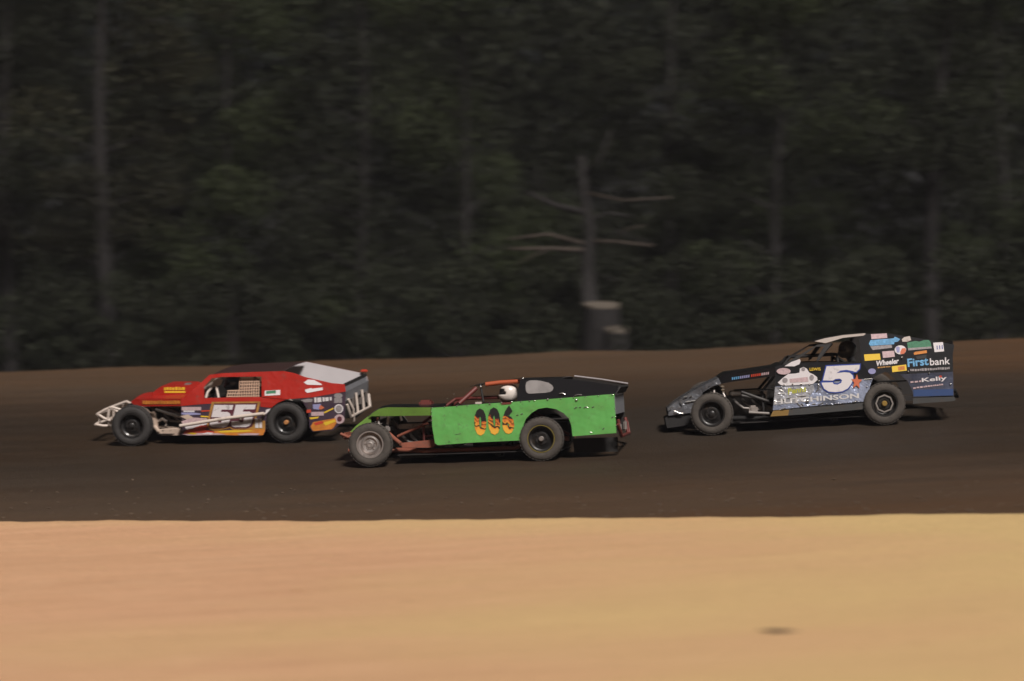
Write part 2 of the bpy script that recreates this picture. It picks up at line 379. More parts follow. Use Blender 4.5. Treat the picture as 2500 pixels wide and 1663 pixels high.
def bolts(rad, y, n, s=.011):
    def f(bm):
        for k in range(n):
            a = 2*math.pi*k/n+.2
            add_tube(bm, [(rad*math.cos(a), y-.01, rad*math.sin(a)), (rad*math.cos(a), y+.018, rad*math.sin(a))], s, 6)
    return f
def rim_black(m):
    h = TW/2
    return lathe_mesh('rim', [(.215, h-.03), (.212, h-.012), (.200, h-.012), (.192, h-.03), (.188, h-.10), (.165, h-.115), (.12, h-.10), (.095, h-.07), (.07, h-.07), (.065, h-.085), (0, h-.085)], m, 40, bolts(.08, h-.07, 5))
def rim_steel(m):
    h = TW/2
    return lathe_mesh('rim', [(.218, h-.03), (.214, h-.004), (.198, h-.004), (.190, h-.03), (.186, h-.075), (.176, h-.085), (.150, h-.075), (.140, h-.05), (.118, h-.032), (.108, h-.034), (.098, h-.06), (.078, h-.064), (.062, h-.05), (.05, h-.025), (.03, h-.02), (.028, h-.03), (0, h-.03)], m, 44, bolts(.082, h-.065, 5))
def ring_mesh(m, r1, r2, y, name, n=44, t=.012):
    return lathe_mesh(name, [(r1, y), (r1, y+t), (r2, y+t), (r2, y), (r1, y)], m, n)
def cap_mesh(m, rad, y0, y1):
    return lathe_mesh('hub_cap', [(rad, y0), (rad, y1-.01), (rad*.75, y1), (0, y1)], m, 20)

# ------------------------------------------------------------------ driver body (one skinned figure, shared)
def driver_mesh():
    V = []; E = []; Rr = []
    def v(p, r, prev=None):
        V.append(p); Rr.append(r if isinstance(r, tuple) else (r, r)); i = len(V)-1
        if prev is not None: E.append((prev, i))
        return i
    pel = v((-.02, 0, -.70), (.15, .12)); sp1 = v((-.07, 0, -.52), (.14, .11), pel); ch = v((-.09, 0, -.34), (.17, .12), sp1)
    nk0 = v((-.06, 0, -.20), (.075, .075), ch); nk = v((-.03, 0, -.12), (.06, .06), nk0); hd = v((0, 0, .0), (.085, .095), nk); v((.005, 0, .08), (.07, .075), hd)
    for s in (1, -1):
        sh = v((-.07, .20*s, -.27), .068, ch); el = v((.10, .27*s, -.46), .05, sh); wr = v((.33, .19*s, -.36), .033, el)
        ha = v((.39, .175*s, -.335), (.042, .026), wr); kn = v((.425, .168*s, -.315), (.040, .02), ha)
        for k in range(4):
            oy = (.028-.019*k)*s; ln = (.030, .034, .032, .025)[k]
            f1 = v((.455, .165*s+oy, -.31+.004*k), .0095, kn); f2 = v((.462, .163*s+oy, -.31-ln), .009, f1); v((.435, .16*s+oy, -.32-ln), .008, f2)
        t1 = v((.405, .135*s, -.31), .012, ha); v((.435, .125*s, -.325), .0105, t1)
        hp = v((.06, .11*s, -.71), .105, pel); kne = v((.46, .15*s, -.56), .07, hp); an = v((.80, .12*s, -.76), .045, kne)
        hl = v((.86, .12*s, -.80), .042, an); v((.93, .125*s, -.72), .035, hl)
    me = bpy.data.meshes.new('driver'); me.from_pydata(V, E, []); ob = bpy.data.objects.new('d', me); col.objects.link(ob)
    sk = ob.modifiers.new('s', 'SKIN')
    for i, d in enumerate(me.skin_vertices[0].data): d.radius = Rr[i]; d.use_root = (i == 0)
    sb = ob.modifiers.new('b', 'SUBSURF'); sb.levels = 1; sb.render_levels = 1
    dg = bpy.context.evaluated_depsgraph_get(); out = bpy.data.meshes.new_from_object(ob.evaluated_get(dg))
    bpy.data.objects.remove(ob)
    out.polygons.foreach_set('use_smooth', [True]*len(out.polygons)); return out
DRV = driver_mesh()
def helmet(parent, m, mv):
    bm = bmesh.new(); bmesh.ops.create_uvsphere(bm, u_segments=32, v_segments=20, radius=1.0)
    kill = []
    for vv in bm.verts:
        c = vv.co
        x = c.x*.158 + (.022 if c.x > 0 and c.z < -.1 else 0)*min(1, -c.z*2); y = c.y*.128; z = c.z*.152 + .01
        if z < -.12: z = -.12 + (z+.12)*.3
        vv.co = (x, y, z)
    for f in bm.faces:
        c = f.calc_center_median()
        if c.x > .045 and -.022 < c.z < .068: kill.append(f)
    bmesh.ops.delete(bm, geom=kill, context='FACES')
    h = bm_obj('helmet', bm, m, parent, True)
    so = h.modifiers.new('thick', 'SOLIDIFY'); so.thickness = .012
    bm = bmesh.new(); rows = []
    for z in (-.035, .0, .04, .075):
        rows.append([bm.verts.new((.150*math.cos(a)*math.sqrt(max(.2, 1-(z/.17)**2)), .122*math.sin(a)*math.sqrt(max(.2, 1-(z/.17)**2)), z+.005)) for a in np.linspace(-1.25, 1.25, 14)])
    for a, b in zip(rows, rows[1:]):
        for k in range(13): bm.faces.new((a[k], a[k+1], b[k+1], b[k]))
    bm_obj('visor', bm, mv, h, True)
    return h

# ------------------------------------------------------------------ the car builder
def crop(x0, y0, s):
    return lambda u, v, b=None: (x0+u/s, y0+v/s, b)
class Car:
    def __init__(self, label, front, rear, wb=.98, roll=0.0):
        pf, pr = hit(*front), hit(*rear)
        f = (pf-pr).normalized(); e = .05
        mid = (pf+pr)/2
        nrm = Vector((-(float(zt(mid.x+e, mid.y))-float(zt(mid.x-e, mid.y)))/(2*e), -(float(zt(mid.x, mid.y+e))-float(zt(mid.x, mid.y-e)))/(2*e), 1)).normalized()
        up = (nrm - f*nrm.dot(f)).normalized(); up = Matrix.Rotation(R(roll), 3, f) @ up; left = up.cross(f); self.roll = R(roll)
        O = mid - left*wb + up*.004
        Mx = Matrix((f, left, up)).transposed().to_4x4(); Mx.translation = O
        self.M = Mx; self.inv = Mx.inverted(); self.L = (pf-pr).length
        self.root = bpy.data.objects.new('race_car', None); col.objects.link(self.root); self.root.matrix_world = Mx
        self.root.empty_display_size = .3
        tag(self.root, label, 'race car', 'race cars on the dirt track')
        self.o = self.inv @ CO; self.rot = Mx.to_3x3().transposed()
    def p(self, px, py, b):
        d = self.rot @ ray(px, py)
        if isinstance(b, tuple):
            q0, n = b; return self.o + d*((q0-self.o).dot(n)/d.dot(n))
        t = (b - self.o.y)/d.y; q = self.o + d*t; return Vector((q.x, b, q.z))
    def plane(self, *pts):
        a, b, e = self.P(pts); n = (b-a).cross(e-a).normalized(); return (a, n if n.y > 0 else -n)
    def nrm(self, b): return b[1] if isinstance(b, tuple) else Vector((0, 1, 0))
    def P(self, pts, b=None): return [self.p(q[0], q[1], q[2] if (len(q) > 2 and q[2] is not None) else b) for q in pts]
    def panel(self, name, pts, m, b=.9, t=.012, mirror=False, mmat=None, parent=None, inner=None):
        L = self.P(pts, b); res = []
        for s in ((1, -1) if mirror else (1,)):
            bm = bmesh.new(); dn = self.nrm(b)*t; o = [bm.verts.new((q.x, q.y*s, q.z)) for q in L]; i = [bm.verts.new((q.x-dn.x, (q.y-dn.y)*s, q.z-dn.z)) for q in L]
            bm.faces.new(o); fi = bm.faces.new(i[::-1]); fi.material_index = 1; n = len(o)
            for k in range(n): bm.faces.new((o[k], i[k], i[(k+1) % n], o[(k+1) % n]))
            res.append(bm_obj(name, bm, (mmat if s < 0 and mmat else m), parent or self.root)); res[-1].data.materials.append(inner or P_int)
        return res[0] if not mirror else res
    def decal(self, name, pts, m, b, parent, lift=.005):
        L = self.P(pts, b); bm = bmesh.new(); dn = self.nrm(b)*lift; f = bm.faces.new([bm.verts.new(q + dn) for q in L])
        if f.calc_area() > 0: f.normal_update()
        if f.normal.y < 0: f.normal_flip()
        me = bpy.data.meshes.new(name); bm.to_mesh(me); bm.free(); me.materials.append(m)
        return link(bpy.data.objects.new(name, me), parent or self.root)
    def para(self, bl, br, tl, b):
        a, c, d = self.P([bl, br, tl], b); return a, c-a, d-a
    def shape(self, name, uv, faces, bl, br, tl, m, b, parent, lift=.006):
        a, e1, e2 = self.para(bl, br, tl, b)
        vs = [a + e1*u + e2*v + self.nrm(b)*lift for u, v in uv]
        return mesh_obj(name, vs, faces, m, parent or self.root)
    def text(self, s, bl, br, tl, m, b, parent, bold=.02, shear=0, lift=.006, name='lettering'):
        uv, fs = text_mesh2d(s, bold, shear); return self.shape(name, uv, fs, bl, br, tl, m, b, parent, lift)
    def dashes(self, n, bl, br, tl, m, b, parent, lift=.007, seed=1, name='small_print'):
        rg = random.Random(seed); uv = []; fs = []; x = 0
        ws = [rg.uniform(.5, 1.2) for _ in range(n)]; tot = sum(ws)*1.32
        for wd in ws:
            k = len(uv); a = x/tot; c = (x+wd)/tot; lo, hi = rg.uniform(0, .15), rg.uniform(.75, 1)
            uv += [(a, lo), (c, lo), (c, hi), (a, hi)]; fs.append((k, k+1, k+2, k+3)); x += wd*1.32
        return self.shape(name, uv, fs, bl, br, tl, m, b, parent, lift)
    def poly(self, pts2, bl, br, tl, m, b, parent, lift=.006, name='number'):
        return self.shape(name, pts2, [tuple(range(len(pts2)))], bl, br, tl, m, b, parent, lift)
    def quad(self, name, u0, v0, u1, v1, c, m, b, parent, lift=.005, tilt=0):
        return self.decal(name, [c(u0, v0), c(u1, v0-tilt), c(u1, v1-tilt), c(u0, v1)], m, b, parent, lift)
    def ellipse(self, name, cu, cv, ru, rv, c, m, b, parent, lift=.006, n=22):
        return self.decal(name, [c(cu+ru*math.cos(2*math.pi*k/n), cv+rv*math.sin(2*math.pi*k/n)) for k in range(n)], m, b, parent, lift)
    def sheet(self, name, pts, m, b=None, crown=.0, t=.008, ny=8, right=None):
        L = self.P(pts, b); Rt = [Vector((q.x, -q.y, q.z)) for q in L] if right is None else right
        vs = []; n = len(L)
        for q, r in zip(L, Rt):
            for k in range(ny+1):
                s = k/ny; vs.append(q.lerp(r, s) + Vector((0, 0, crown*4*s*(1-s))))
        fs = [(i*(ny+1)+k, i*(ny+1)+k+1, (i+1)*(ny+1)+k+1, (i+1)*(ny+1)+k) for i in range(n-1) for k in range(ny)]
        o = mesh_obj(name, vs, fs, m, self.root, False)
        so = o.modifiers.new('thick', 'SOLIDIFY'); so.thickness = t; so.offset = 0
        return o
    def tube(self, name, paths, r, m, parent=None, seg=8):
        bm = bmesh.new()
        for pth in paths: add_tube(bm, pth, r, seg)
        o = bm_obj(name, bm, m, parent or self.root, True); o.data.set_sharp_from_angle(angle=R(50)); return o
    def box(self, name, boxes, m, parent=None, bev=.01):
        bm = bmesh.new()
        for c, s in boxes: add_box(bm, c, s, bev)
        return bm_obj(name, bm, m, parent or self.root)
    def rivets(self, pts, b, m=None, r=.011, parent=None, n_between=0):
        L = self.P(pts, b); bm = bmesh.new()
        q = []
        for a, c in zip(L, L[1:]):
            for k in range(n_between+1): q.append(a.lerp(c, k/(n_between+1)))
        q.append(L[-1])
        for v in q:
            rr = bmesh.ops.create_icosphere(bm, subdivisions=1, radius=r*random.uniform(.75, 1.15)); bmesh.ops.translate(bm, vec=v + Vector((0, .004, 0)), verts=rr['verts'])
        o = bm_obj('rivets', bm, m or P_rivet, parent or self.root, True); o['kind'] = 'stuff'; return o
    def wheel(self, x, y, side, tyre, subs, steer=0, z=TR):
        e = bpy.data.objects.new('wheel', None); col.objects.link(e); e.parent = self.root; e.empty_display_size = .1
        e.location = (x, y, z + (.98-y)*math.tan(self.roll)); e.rotation_euler = (0, random.uniform(0, 6.28), R(steer) + (0 if side > 0 else math.pi))
        for me in [tyre]+subs: link(bpy.data.objects.new(me.name.split('.')[0], me), e)
        return e
    def chassis(self, tubes, engine=P_engine, header=P_header, deck_z=.62, engine_z=.62, front=1.9, rear=-1.95):
        h = self.L/2
        self.box('floor_pan', [((-.35, 0, .17), (2.6, 1.55, .012))], P_int, bev=0)
        self.tube('frame_rail', [[(rear+.2, .50, .34), (-1.3, .50, .40), (-.9, .62, .22), (.55, .62, .22), (.95, .40, .24), (front-.1, .36, .26)]], .038, tubes)
        self.tube('frame_rail', [[(rear+.2, -.50, .34), (-1.3, -.50, .40), (-.9, -.62, .22), (.55, -.62, .22), (.95, -.40, .24), (front-.1, -.36, .26)]], .038, tubes)
        self.tube('cross_member', [[(h, .40, .25), (h, -.40, .25)], [(front-.12, .36, .26), (front-.12, -.36, .26)], [(h, .38, .25), (h-.02, .30, .60), (h-.02, -.30, .60), (h, -.38, .25)]], .028, tubes)
        for s in (1, -1):
            self.tube('control_arm', [[(h, .40*s, .25), (h, .80*s, .24)], [(h-.35, .42*s, .25), (h, .80*s, .24)], [(h, .34*s, .52), (h-.01, .78*s, .44)], [(h-.2, .34*s, .50), (h-.01, .78*s, .44)]], .016, tubes)
            sh = self.tube('shock_absorber', [[(h-.07, .66*s, .28), (h-.07, .42*s, .74)]], .024, P_header)
            bm = bmesh.new(); pts = []
            a, c = Vector((h-.07, .60*s, .38)), Vector((h-.07, .44*s, .70)); d = (c-a)
            for k in range(61):
                t = k/60; an = t*2*math.pi*6; pts.append(a + d*t + Vector((math.cos(an)*.055, math.sin(an)*.055, 0)))
            add_tube(bm, pts, .008, 6); bm_obj('coil_spring', bm, header, sh, True)
        eb = self.box('engine_block', [((h-.62, 0, engine_z-.22), (.62, .42, .36)), ((h-.62, 0, engine_z-.45), (.6, .26, .14)), ((h-.27, 0, engine_z-.2), (.08, .34, .3))], engine, bev=.015)
        self.box('valve_cover', [((h-.62, .20, engine_z-.01), (.55, .14, .08))], header, eb, .02); self.box('valve_cover', [((h-.62, -.20, engine_z-.01), (.55, .14, .08))], header, eb, .02)
        self.box('intake_manifold', [((h-.62, 0, engine_z), (.42, .2, .1))], engine, eb, .015)
        self.box('radiator', [((front-.30, 0, .45), (.06, .58, .38))], P_blackm, bev=.006)
        for s in (1, -1):
            ps = []
            for k in range(4):
                x0 = h-.40-.14*k; ps.append([(x0, .22*s, engine_z-.12), (x0-.03, .36*s, engine_z-.16), (x0-.14, .42*s, engine_z-.26), (h-1.12, .43*s, engine_z-.34)])
            ps.append([(h-1.10, .43*s, engine_z-.34), (h-1.7, .46*s, .24), (-.6, .46*s, .22)])
            self.tube('exhaust_header', ps, .024, header)
        self.tube('rear_axle', [[(-h, .72, TR), (-h, -.72, TR)]], .045, P_engine); 
        self.box('rear_differential', [((-h, 0, TR), (.26, .24, .26))], P_engine, bev=.06)
        self.box('fuel_cell', [((rear+.42, 0, .43), (.46, .66, .34))], P_blackm, bev=.03)
        self.sheet_deck(deck_z)
        # seat and steering wheel
        st = self.box('seat', [((-.62, .28, .42), (.10, .46, .66)), ((-.38, .28, .20), (.48, .46, .08)), ((-.42, .06, .33), (.4, .05, .24)), ((-.42, .50, .33), (.4, .05, .24))], P_blackm, bev=.02)
        return st
    def sheet_deck(self, z):
        self.box('interior_deck', [((-1.30, 0, z), (1.15, 1.5, .01)), ((.35, 0, z-.02), (.5, 1.3, .01)), ((-.18, -.42, z-.01), (.95, .62, .01))], P_int, bev=0)
    def cage(self, pts_roof_z, m, xf=.05, xr=-.72, base=.22, half=.52, xa=.55):
        z = pts_roof_z
        self.tube('roll_cage', [[(xr, half+.04, base), (xr, half+.04, z-.22), (xr, half-.04, z-.06), (xr, half-.14, z), (xr, -half+.14, z), (xr, -half+.04, z-.06), (xr, -half-.04, z-.22), (xr, -half-.04, base)],
            [(xr, half-.12, z), (xf, half-.12, z), (xf-.02, -half+.12, z), (xr, -half+.12, z)],
            [(xf, half-.12, z), (xa, half+.02, base+.45), (xa, half+.04, base)], [(xf, -half+.12, z), (xa, -half-.02, base+.45), (xa, -half-.04, base)],
            [(xr, half-.1, z-.05), (-1.75, .44, .40)], [(xr, -half+.1, z-.05), (-1.75, -.44, .40)], [(xr, half, .45), (xa, half, .45)], [(xr, -half, .45), (xa, -half, .45)], [(xa, half, .64), (xa, -half, .64)]], .024, m)
    def driver(self, px, py, b, label, suit, hm, visor):
        q = self.p(px, py, b)
        me = DRV.copy(); me.materials.clear(); me.materials.append(suit)
        o = bpy.data.objects.new('person', me); col.objects.link(o); o.matrix_world = self.M @ Matrix.Translation(q)
        tag(o, label, 'person', 'drivers strapped into the race cars')
        helmet(o, hm, visor)
        bm = bmesh.new(); pts = [(0, .17*math.cos(a), .17*math.sin(a)) for a in np.linspace(0, 2*math.pi, 25)]
        add_tube(bm, pts, .013, 8, cap=False); sw = bm_obj('steering_wheel', bm, P_blackm, self.root, True)
        sw.location = q + Vector((.44, 0, -.34)); sw.rotation_euler = (0, R(-18), 0)
        self.tube('steering_column', [[(0, 0, 0), (.5, 0, -.10)], [(0, .16, 0), (0, -.16, 0)]], .012, P_blackm, sw)
        return o

# ================================================================== RED CAR 55
A = crop(220, 860, 6.271); B = crop(540, 860, 6.272); K = crop(480, 960, 13.067)
ty_dark = tyre_mesh(P_tyre, .208); ty_dust = tyre_mesh(P_tyre_d, .208)
red = Car('red dirt modified with white 55 on its door, leading at left', (321, 1090), (698, 1083), roll=.5)
c = red; h = c.L/2
c.chassis(P_beige, deck_z=.66); c.cage(1.10, P_wtube)
rb = rim_black(P_wblack); hub_k = cap_mesh(P_wblack, .05, TW/2-.085, TW/2-.03); hub_o = cap_mesh(P_hub_or, .038, TW/2-.085, TW/2+.0)
for s in (1, -1):
    c.wheel(h, .845*s, s, ty_dark, [rb, hub_k], steer=5); c.wheel(-h, .795*s, s, ty_dark, [rb, hub_o])
cp = c.panel('cowl_panel', [A(1390,825,.90),A(1390,718,.88),A(1560,590,.85),A(1830,345,.75),A(1895,340,.75),A(1862,402,.77),A(1742,532,.83),A(1748,702,.88),A(1750,792,.90)], P_red, mirror=True)
sill = c.panel('sill_panel', [B(-257,702,.88),B(620,684,.88),B(1000,722,.90),B(870,772,.90),B(765,852,.90),B(600,836,.90),B(600,768,.90),B(-257,792,.90)], P_red, mirror=True)
rail = c.panel('roof_rail', [B(-112,340,.75),B(0,323,.755),B(620,299,.76),B(618,373,.785),B(0,380,.78),B(-144,402,.775)], P_red, mirror=True)
SR = c.plane(B(620,684,.89), B(620,299,.76), B(1905,604,.88))
sailpts = [B(*q) for q in ((620,684),(618,373),(620,299),(960,289),(1110,317),(1300,384),(1700,474),(1890,490),(1905,602),(1400,690),(1200,706),(1000,722))]
sail = [c.panel('sail_panel', sailpts, P_red, b=SR)]
L_ = c.P(sailpts, SR); L_ = L_[:4] + L_[7:]; bm = bmesh.new()   # right-hand sail stands upright, bare white inside
o1 = [bm.verts.new((q.x, -.80, q.z)) for q in L_]; o2 = [bm.verts.new((q.x, -.81, q.z)) for q in L_]
fi = bm.faces.new(o1); bm.faces.new(o2[::-1])
for k in range(len(o1)): bm.faces.new((o1[k], o2[k], o2[(k+1) % len(o1)], o1[(k+1) % len(o1)]))
fi.material_index = 1; so_ = bm_obj('sail_panel', bm, P_red, c.root); so_.data.materials.append(P_white)
door = c.panel('door_panel', [B(-617,828),B(-257,795),B(598,771),B(598,840),B(760,856),B(695,960),B(680,1200),B(650,1262),B(600,1284),B(-350,1277),B(-640,1270),B(-600,1100)], P_navy, b=.897, mirror=True)[0]
quarter = c.panel('quarter_panel', [B(1205,709),B(1400,694),B(1905,606,.87),B(1898,820,.88),B(1885,1050,.88),B(1710,1195),B(1400,1217),B(1352,1150),B(1338,920),B(1262,780)], P_navy, b=.897, mirror=True)[0]
# hood, scoop, nose
HR = c.plane(A(622,768,.52), A(1388,718,.88), A(1388,825,.88)); strip = c.panel('hood_side', [A(622,768),A(690,716),A(1000,716),A(1388,718),A(1388,825),A(710,832)], P_red, b=HR, mirror=True)[0]
c.sheet('hood', [A(622,764,.49),A(690,716,.51),A(1000,716,.65),A(1388,717,.85),A(1570,640,.83)], P_red, crown=.035)
sc_pts = c.P([A(950,628),A(1010,575),A(1100,516),A(1480,516),A(1540,545),A(1580,590),A(1585,690),A(960,690)], .36)
bm = bmesh.new(); o1 = [bm.verts.new((q.x, .36, q.z)) for q in sc_pts]; o2 = [bm.verts.new((q.x, -.36, q.z)) for q in sc_pts]
bm.faces.new(o1); bm.faces.new(o2[::-1])
for k in range(len(o1)): bm.faces.new((o1[k], o2[k], o2[(k+1) % len(o1)], o1[(k+1) % len(o1)]))
scoop = bm_obj('hood_scoop', bm, P_red)
scoop.parent = c.root
c.dashes(8, A(1135,585), A(1465,585), A(1135,528), P_yellow, .36, scoop, seed=3, name='lettering'); c.quad('stripe', 1140, 594, 1460, 622, A, P_yellow, .36, scoop)
L0 = c.P([A(805,800), A(1380,795), A(805,738)], HR)
uvs = []; fcs = []; rg = random.Random(5); x = 0
while x < .97:
    wd = rg.uniform(.035, .07); k = len(uvs); uvs += [(x, rg.uniform(0,.15)), (min(1,x+wd), rg.uniform(0,.15)), (min(1,x+wd), rg.uniform(.8,1)), (x, rg.uniform(.8,1))]; fcs.append((k,k+1,k+2,k+3)); x += wd*1.15
mesh_obj('lettering', [L0[0] + (L0[1]-L0[0])*u + (L0[2]-L0[0])*v + Vector((0, .008, 0)) for u, v in uvs], fcs, P_orange, strip)
c.box('air_cleaner', [(c.p(*A(1500,487)[:2], .1), (.10, .16, .035))], P_header, bev=.012)
c.sheet('roof', [B(-112,338,.74),B(0,321,.745),B(300,308,.75),B(620,296,.75),B(960,287,.745)], P_red_dark, crown=.02)
# windscreen bars inside the opening
c.panel('window_gusset', [A(1735,545),A(1950,398),A(2030,425),A(1995,505),A(1930,525),A(1765,575)], P_wtube, b=.60)
c.tube('window_bar', [c.P([A(1860,540,.60),A(1800,610,.66),A(1772,700,.70)])], .022, P_wtube); c.tube('window_bar', [c.P([A(1930,515,.60),A(1968,700,.70)])], .022, P_wtube)
# window net
bm = bmesh.new()
for k in range(9):
    u = 285 + k*37; top = 395 + (0 if k % 2 else 6)
    q = c.P([B(u, top, .70), B(u-10, 690, .845)]); add_tube(bm, q, .0095, 4)
for k in range(5):
    u = 90 + k*38; q = c.P([B(u+20, 600-4*k, .80), B(u-5, 690, .845)]); add_tube(bm, q, .0095, 4)
for v in (412, 452, 496, 545, 585, 632, 676):
    bb = .70 + (v-395)/295*.14; q = c.P([B(285 if v < 560 else 95, v+6, bb), B(585, v-4, bb)]); add_tube(bm, q, .0105, 4)
bm_obj('window_net', bm, P_net, c.root)
# number and its gold frame
plate = c.decal('number_backing', [K(485,275),K(2040,262),K(1900,860),K(2190,880),K(2190,1150),K(1700,1185),K(1500,1150),K(1200,1190),K(1050,1110),K(900,1150),K(600,1210),K(420,1170),K(320,1020)], P_gold, .897, door, .004)
c.decal('number_inset', [K(560,330),K(1950,318),K(1840,860),K(1780,1060),K(1600,1125),K(1180,1130),K(1060,1060),K(900,1120),K(520,1135),K(400,1060),K(385,980)], P_print_maroon, .897, door, .007)
for (bl, br, tl) in ((K(400,1085),K(1010,1090),K(565,372)), (K(1080,1080),K(1720,1080),K(1255,365))):
    c.poly([(u+.0, v) for u, v in FIVE], bl, br, tl, P_print_white, .897, door, .010)
c.quad('decal', 1870, 800, 1980, 1100, K, P_print_white, .897, door, .009, -10); c.quad('decal', 2005, 805, 2090, 1100, K, P_print_white, .897, door, .009, -10)
# printed flames and sponsor blocks on the door
c.decal('flame_print', [A(1440,1225),A(1500,1180),A(1700,1165),A(1790,1195),A(1900,1215),A(1905,1255),A(1430,1262)], P_redpr, .897, door, .006)
c.decal('flame_print', [B(-110,1210),B(60,1195),B(300,1190),B(520,1180),B(670,1175),B(672,1205),B(640,1270),B(200,1272),B(-110,1262)], P_orange, .897, door, .006)
c.decal('flame_print', [B(-60,1205),B(150,1195),B(420,1192),B(520,1208),B(300,1222),B(0,1232)], P_yellow, .897, door, .008)
c.decal('flame_print', [A(1400,1255),A(1600,1235),A(1950,1240),A(2100,1262),A(1500,1274)], P_pink, .897, door, .008)
c.decal('stripe', [A(1700,890),A(1835,885),A(1830,905),A(1705,912)], P_redpr, .897, door, .006)
c.decal('stripe', [A(1690,970),A(1815,978),A(1812,996),A(1700,992)], P_yellow, .897, door, .006)
c.quad('sticker', 1405, 838, 1700, 890, A, P_pink, .897, door, .006); c.quad('sticker', 1430, 893, 1600, 915, A, P_print_white, .897, door, .006)
c.decal('flame_print', [A(1400,1060),A(1560,1000),A(1790,1010),A(1800,1040),A(1600,1060),A(1420,1110)], P_pink, .897, door, .006)
c.decal('flame_print', [A(1380,980),A(1500,950),A(1580,1000),A(1480,1030)], P_beige, .897, door, .007)
c.decal('flame_print', [A(1440,1130),A(1620,1095),A(1790,1075),A(1795,1100),A(1640,1150),A(1480,1185)], P_print_white, .897, door, .006)
c.decal('flame_print', [A(1580,1160),A(1700,1120),A(1800,1120),A(1800,1160),A(1680,1190)], P_redpr, .897, door, .008)
c.decal('flame_print', [A(1400,925),A(1560,920),A(1700,940),A(1690,955),A(1500,965),A(1400,950)], P_lav, .897, door, .006)
c.decal('flame_print', [A(1480,1245),A(1560,1228),A(1640,1240),A(1600,1262)], P_yellow, .897, door, .010)
c.decal('flame_print', [A(1700,1250),A(1800,1225),A(1890,1232),A(1850,1262)], P_print_white, .897, door, .010)
c.decal('flame_print', [B(250,1252),B(420,1238),B(600,1245),B(560,1268),B(300,1272)], P_pink, .897, door, .009)
c.decal('flame_print', [B(1215,735),B(1330,712),B(1400,715),B(1395,760),B(1290,770)], P_greypr, .897, quarter, .006)
c.decal('panel_stripe', [B(690,880),B(758,862),B(735,900),B(670,960)], P_print_white, .897, door, .006)
# stickers on the sail and quarter panel
c.quad('sticker', 668, 590, 905, 668, B, P_print_white, SR, sail[0], .005, 12); c.quad('sticker_panel', 690, 596, 840, 640, B, P_greenpr, SR, sail[0], .008, 12)
for q in ([(1265,465),(1330,420),(1420,425),(1545,490),(1540,505),(1320,500)], [(1285,575),(1380,548),(1390,560),(1555,540),(1558,580),(1320,625),(1290,600)]):
    c.decal('decal', [B(u, v) for u, v in q], P_print_white, SR, sail[0], .006)
c.dashes(5, B(1430,775), B(1705,745), B(1425,695), P_print_white, .89, quarter, seed=8, name='sticker')
c.ellipse('sticker', 1795, 665, 65, 38, B, P_greypr, .882, quarter); c.quad('sticker', 1732, 700, 1852, 778, B, P_greypr, .882, quarter, .007, 4)
c.ellipse('sticker', 1803, 865, 68, 70, B, P_print_white, .885, quarter); c.ellipse('sticker_print', 1803, 865, 50, 52, B, P_greypr, .885, quarter, .009)
c.ellipse('sticker', 1812, 1022, 78, 72, B, P_pink, .885, quarter, .012); c.ellipse('sticker_print', 1815, 1022, 38, 40, B, P_print_maroon, .885, quarter, .015)
c.decal('sticker', [B(1405,800),B(1530,790),B(1500,880),B(1410,870)], P_lav, .892, quarter, .007); c.decal('sticker', [B(1520,805),B(1585,850),B(1525,882),B(1495,860)], P_starpr, .892, quarter, .009)
c.quad('sticker', 1380, 915, 1572, 975, B, P_pink, .892, quarter, .009, 6); c.quad('sticker', 1310, 880, 1375, 930, B, P_redpr, .892, quarter, .006, 6)
c.decal('stripe', [B(1575,915),B(1720,848),B(1722,870),B(1580,938)], P_yellow, .89, quarter, .006)
c.decal('stripe', [B(1352,1000),B(1500,985),B(1480,1012),B(1370,1030)], P_yellow, .893, quarter, .006)
c.decal('flame_print', [B(1370,1140),B(1410,1070),B(1540,1045),B(1750,1010),B(1770,1080),B(1720,1160),B(1690,1180),B(1410,1208)], P_orange, .893, quarter, .006)
c.decal('flame_print', [B(1420,1085),B(1540,1050),B(1580,1080),B(1450,1120)], P_redpr, .893, quarter, .009)
c.decal('flame_print', [B(1560,1075),B(1740,1030),B(1760,1060),B(1600,1125)], P_yellow, .893, quarter, .009)
# side rub bar
c.tube('side_rub_bar', [c.P([A(1375,1128,1.0),A(1700,1075,1.0),A(2100,1010,1.0),B(655,940,1.0)]), c.P([B(640,943,1.0),B(660,950,.9)]), c.P([A(1390,1125,1.0),A(1400,1130,.88)]), c.P([B(300,1000,1.0),B(305,1020,.9)])], .030, P_wtube)
# front bumper and frame
FB = lambda b: [c.P([A(110,950,b),A(230,880,b),A(330,838,b),A(470,882,b-.05)]), c.P([A(85,1105,b),A(200,1128,b),A(310,1125,b-.05)]), c.P([A(290,870,b),A(272,1020,b),A(290,1120,b)]), c.P([A(115,945,b),A(210,1010,b),A(310,1050,b)]), c.P([A(115,945,b),A(150,1060,b-.02),A(90,1105,b)])]
lft = FB(.42); mir = [[Vector((q.x, -q.y, q.z)) for q in pth] for pth in lft]
cross = [[lft[0][0], mir[0][0]], [lft[1][0], mir[1][0]], [lft[0][2], mir[0][2]]]
c.tube('front_bumper', lft+mir+cross, .024, P_wtube)
c.tube('frame_hoop', [c.P([A(825,850,.42),A(940,985,.46),A(960,1090,.5),A(1050,1215,.6),A(1390,1190,.72)])], .040, P_beige)
c.tube('frame_hoop', [c.P([A(1030,1060,.5),A(1110,1020,.5),A(1165,1060,.5),A(1165,1130,.5)])], .026, P_wtube)
c.box('steering_box', [(c.p(*A(965,965)[:2], .48), (.10, .08, .12)), (c.p(*A(985,1090)[:2], .52), (.12, .1, .2))], P_beige, bev=.02)
